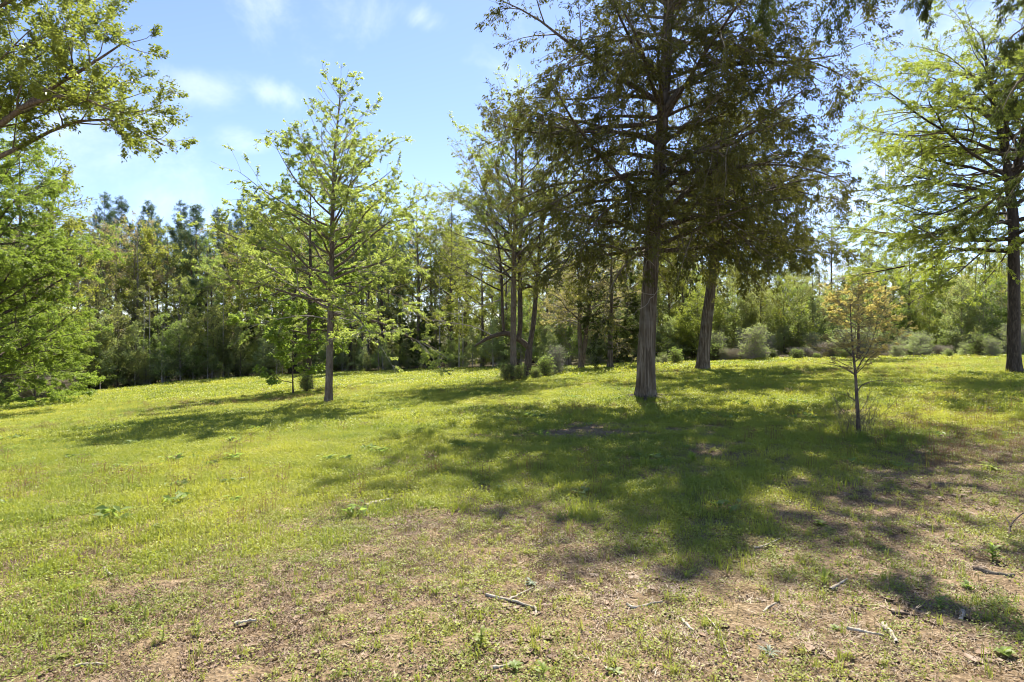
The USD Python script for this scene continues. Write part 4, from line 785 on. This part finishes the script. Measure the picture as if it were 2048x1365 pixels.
# yellow bloom
fl = leaflets(7, .05, .02, .012, rng); fl = (fl[0] + UP * .075, fl[1])
x, y = scatter(52000, lambda x, y: np.clip(lush(x, y) - .25, 0, 1) * sstep(.45, .68, meshkit.fbm(np.stack([x, y, 0 * x], -1) * .33, 3, 81)) * (1 - wood(x, y)), (4.5, 34, half))
s = rng.uniform(.6, 1.2, len(x)) * np.clip(y / 16, .7, 1.15)
instancer('yellow_flowers', [('bloom', fl, M['flower'])], np.column_stack([x, y, tz(x, y)]), np.zeros(len(x), int), rng.uniform(0, 6.28, len(x)), np.column_stack([s, s, np.clip(s, .7, 1.2)]), 'tiny yellow flowers sprinkled through the grass', 'flowers')
# dry litter and straw over the bare soil
def curled(n, size, rng):
    ms = []
    for k in range(n):
        a = np.linspace(-1, 1, 4); w = np.array([.3, 1, .85, .1]); c = rng.uniform(.1, .5)
        v = np.vstack([np.column_stack([a * .5, w * .28 * s_, c * (a ** 2) * .35 + c * .4 * w * (1 if s_ else 0)]) for s_ in (-1, 0, 1)]) * size * rng.uniform(.7, 1.2)
        f = [[i + j * 4, i + 1 + j * 4, i + 5 + j * 4, i + 4 + j * 4] for j in (0, 1) for i in range(3)]
        v += [*rng.uniform(-.02, .02, 2), .004] if n > 1 else [0, 0, .004]
        ms.append((v, np.vstack([np.array(f)[:, [0, 1, 2]], np.array(f)[:, [0, 2, 3]]])))
    return join(ms)
Lp = [('dry_leaf', curled(1, .06, rng), M['litter']), ('dry_leaf_small', curled(1, .035, rng), M['litter']), ('straw', blades(9, .05, .07, .0035, rng, lie=1), M['straw']), ('straw_long', blades(5, .06, .14, .003, rng, lie=1), M['straw']),
      ('crumbs', leaflets(26, .09, .008, .014, rng, .5), M['litter']), ('dead_blades', blades(8, .025, .05, .004, rng, .9), M['straw'])]
pos, ix, sc = [], [], []
bare = lambda x, y: 1 - .8 * lush(x, y)
put([4], 42000, lambda x, y: bare(x, y) * (.3 + .7 * patchy(x, y, 1.1, 91)), (1.9, 9, half), .6, 1.4)
put([2, 3, 5], 32000, lambda x, y: bare(x, y) * (.25 + .75 * patchy(x, y, 1.6, 92)), (1.9, 10, half), .6, 1.3, [.45, .15, .4])
put([0, 1], 12000, lambda x, y: bare(x, y) * patchy(x, y, 1.3, 93) ** 1.5, (1.9, 9, half), .6, 1.25)
put([2, 4], 9000, lambda x, y: .6 * (1 - lush(x, y)) + .06, (8, 24, half), 1.2, 2.4)
put([0, 1], 1500, lambda x, y: .4 * (1 - lush(x, y)) + .12, (7, 20, half), .8, 1.5)
put([4, 2, 1], 4000, lambda x, y: np.exp(-((x - 3.6) ** 2 + (y - 15.3) ** 2) / 1.0), (13.5, 17.5, .4), .8, 1.6)
pos, ix, sc = np.vstack(pos), np.concatenate(ix), np.vstack(sc)
instancer('leaf_litter', Lp, pos, ix, rng.uniform(0, 6.28, len(pos)), sc, 'dry leaf crumbs and straw strewn over the bare soil', 'litter')

# ------------------------------------------------------------------ single fallen leaves, sticks and weeds in front
rng = np.random.default_rng(401)
lf = UsdGeom.Xform.Define(stage, '/World/wood_sources/fallen').GetPrim(); part(lf, 'blade', curled(1, .075, rng), M['litter']); part(lf, 'stalk', tubes(np.array([[[.03, 0, .012], [.045, .002, .014], [.06, .006, .01]]]), np.full((1, 3), .0012), 3), M['twig'])
n = 0
while n < 90:
    px, py = rng.uniform(0, 2048), rng.uniform(1060, 1362)
    p = ground_at(px, py)
    if rng.random() > 1.05 - lush(p[0], p[1]): continue
    copy(lf, 'fallen_leaf', 'dry brown oak leaf lying on the bare soil in the foreground', 'leaf', p, rng.uniform(0, 360), rng.uniform(.6, 1.1), 'fallen oak leaves in the foreground'); n += 1
def stick(label, pp, r, forks=(), m='dead_wood', lift=.008):
    """pp: points (px, py) along the stick on the ground; forks: more point lists."""
    c = np.array([ground_at(*q_[:2]) for q_ in pp]); b = c[0].copy(); o = thing('fallen_stick', label, 'stick', b)
    for k, f in enumerate([pp, *forks]):
        q_ = np.array([ground_at(*w_[:2]) + [0, 0, (w_[2] if len(w_) > 2 else 0)] for w_ in f]) - b; q_[:, 2] += r * .8 + .004; p_, _ = resample(q_, 7)
        p_ += rng.normal(0, r * .22, p_.shape); rr = (r if k == 0 else r * .8) * np.linspace(1, .5, 8)
        part(o, 'stem' if k == 0 else 'fork', tubes(p_[None], rr[None], 7), M[m], True)
stick('pale forked stick lying at the bottom centre', [(972, 1194), (1010, 1202), (1040, 1211), (1078, 1222)], .010, [[(1018, 1205), (1038, 1192), (1066, 1180)], [(1068, 1218), (1072, 1228), (1070, 1238)]])
stick('short pale stick left of the white shard on the right', [(1660, 1182), (1678, 1172), (1694, 1162)], .011)
stick('dark straight twig near the bottom right', [(1782, 1228), (1810, 1232), (1848, 1238)], .009, m='bark_dark')
stick('pale flat stick below the dark twig', [(1694, 1262), (1730, 1268), (1768, 1276)], .010)
stick('broad pale bark strip pointing towards the viewer', [(1768, 1254), (1778, 1270), (1794, 1292)], .017)
stick('long thin curved twig right of the bottom centre', [(1408, 1234), (1436, 1262), (1448, 1290), (1458, 1318)], .005)
stick('short dark stick at the bottom left of centre', [(848, 1288), (866, 1290), (888, 1290)], .009, m='bark_oak')
stick('pale stick at the bottom below the weed clump', [(986, 1342), (1004, 1338), (1022, 1334)], .010)
stick('pale slanting stick left of the curved twig', [(1362, 1242), (1374, 1254), (1388, 1266)], .011)
stick('pale curved stick right of the forked stick', [(1255, 1214), (1272, 1220), (1300, 1212), (1326, 1208)], .010)
stick('pale thin twig in the dim patch right of centre', [(1508, 1100), (1535, 1092), (1560, 1080)], .009)
stick('pale twig on the brown soil left of the weed in the right foreground', [(1525, 1228), (1538, 1218), (1556, 1208)], .008)
stick('dark forked twig standing at the right edge', [(2018, 1078, 0), (2022, 1068, .05), (2028, 1062, .07), (2050, 1052, .10)], .008, [[(2022, 1070, .05), (2014, 1062, .08), (2008, 1056, .10)]], m='bark_dark')
stick('pale stick in the grass at the left', [(208, 1140), (216, 1148), (224, 1154)], .012)
stick('pale bark strip among leaves left of centre', [(470, 1252), (490, 1248), (512, 1246)], .012)
stick('thin pale twig on the left bare patch', [(305, 1212), (325, 1206), (345, 1202)], .007)
stick('pale dry log end in the upper grass left of centre', [(730, 1018), (758, 1008), (784, 1004)], .022)
stick('dark rotting branch in the shade at the right edge', [(1950, 1142), (1985, 1152), (2030, 1158)], .022, m='bark_oak')
stick('short pale stick in the shade near the right bottom corner', [(1925, 1228), (1922, 1240), (1920, 1248)], .014)
stick('thin dead twig at the bottom left corner', [(150, 1338), (185, 1332), (215, 1334)], .008)

def weed(label, px, py, n, size, lw, h, m, upright=.5, name='weed_plant'):
    b = ground_at(px, py); o = thing(name, label, 'weed', b); k_ = rng.uniform(0, 6.28)
    for k in range(n):
        a = k_ + k * 2.4; l = size * rng.uniform(.65, 1.15); e = upright + rng.normal(0, .14); dr = np.array([math.cos(a) * math.cos(e), math.sin(a) * math.cos(e), math.sin(e)]); sd = np.array([-math.sin(a), math.cos(a), 0])
        s = np.linspace(0, 1, 6); w = np.sin(np.pi * np.clip(s * .93 + .05, 0, 1)) ** .8 * l * lw * .5; z0 = h * (k / n) * rng.uniform(.5, 1)
        c = np.outer(s * l, dr) + np.outer(-(s ** 2) * l * .35, UP) + UP * z0
        nr = np.cross(dr, sd); v = np.vstack([c - sd * w[:, None] + nr * (w * .3)[:, None] * np.sign(nr[2] + 1e-9), c, c + sd * w[:, None] + nr * (w * .3)[:, None] * np.sign(nr[2] + 1e-9)])
        f = np.array([[i + j * 6, i + 1 + j * 6, i + 7 + j * 6, i + 6 + j * 6] for j in (0, 1) for i in range(5)])
        part(o, 'leaf', (v, np.vstack([f[:, [0, 1, 2]], f[:, [0, 2, 3]]])), M[m], True)
    if h > .03: part(o, 'stem', tubes(np.array([[[0, 0, 0], [.004, 0, h * .5], [0, .004, h]]]), np.array([[.003, .0025, .0015]]), 5), M['leaf_shrub'], True)
weed('leafy weed clump at the bottom centre', 962, 1296, 22, .07, .30, .10, 'leaf_elm', .7)
weed('low dark weed tuft under the bottom centre clump', 1030, 1340, 12, .06, .3, .03, 'leaf_green', .6)
weed('bright broad-leaved weed right of centre on brown soil', 1642, 1052, 7, .10, .5, .03, 'leaf_bright', .5)
weed('bright narrow-leaved weed in the right foreground', 1648, 1170, 10, .09, .25, .08, 'leaf_elm', 1.0)
weed('small dark green weed left of the flat stick', 1672, 1262, 9, .05, .4, .02, 'leaf_green', .7)
weed('pale spiky rosette near the bottom right', 1538, 1308, 16, .065, .16, .01, 'leaf_grey', .5)
weed('broad weed at the upper right on the brown strip', 1985, 940, 12, .16, .3, .06, 'leaf_elm', .4)
weed('bright round-leaved weed in the bottom right corner', 2008, 1312, 6, .06, .7, .03, 'leaf_bright', .6)
weed('upright weed at the bottom left', 325, 1285, 14, .05, .28, .09, 'leaf_elm', .7)
weed('second upright weed right of the one at the bottom left', 395, 1275, 12, .05, .28, .08, 'leaf_elm', .7)
weed('yellow-green weed low on the left bare patch', 172, 1252, 14, .06, .3, .05, 'leaf_elm', .7)
weed('sprawling weed with thin leaves at the lower left', 120, 1318, 14, .05, .25, .02, 'leaf_yellow', .5)
weed('slim upright weed left of the forked stick', 872, 1190, 6, .07, .3, .04, 'leaf_elm', 1.0)
weed('grey-green weed above the forked stick', 1062, 1172, 12, .05, .4, .03, 'leaf_grey', .6)
weed('upright narrow weed right of the bottom centre', 1372, 1158, 6, .09, .22, .04, 'leaf_elm', 1.1)
weed('weed clump in the dim right corner', 1880, 1222, 18, .06, .35, .10, 'leaf_green', .7)
weed('weed above the rotting branch at the right edge', 1985, 1120, 22, .09, .3, .12, 'leaf_bright', .7)
weed('small weed in the lower right beside the bark strip', 1935, 1180, 10, .06, .4, .05, 'leaf_green', .7)
weed('tall grass weed in the shade right of centre', 1385, 925, 26, .22, .06, .02, 'leaf_bright', 1.2)
weed('dark weed in the left meadow by the long shadow', 262, 890, 22, .16, .4, .06, 'leaf_green', .6)
weed('small dark weed in the left meadow', 185, 862, 16, .14, .4, .06, 'leaf_green', .6)
weed('broad weed at the left edge', 8, 1010, 10, .10, .4, .03, 'leaf_green', .5)
weed('bright weed at the bottom centre edge', 1085, 1352, 8, .06, .3, .04, 'leaf_bright', .8)
weed('reddish leaf rosette at the bottom right of centre', 1230, 1345, 8, .05, .4, .01, 'leaf_green', .4)
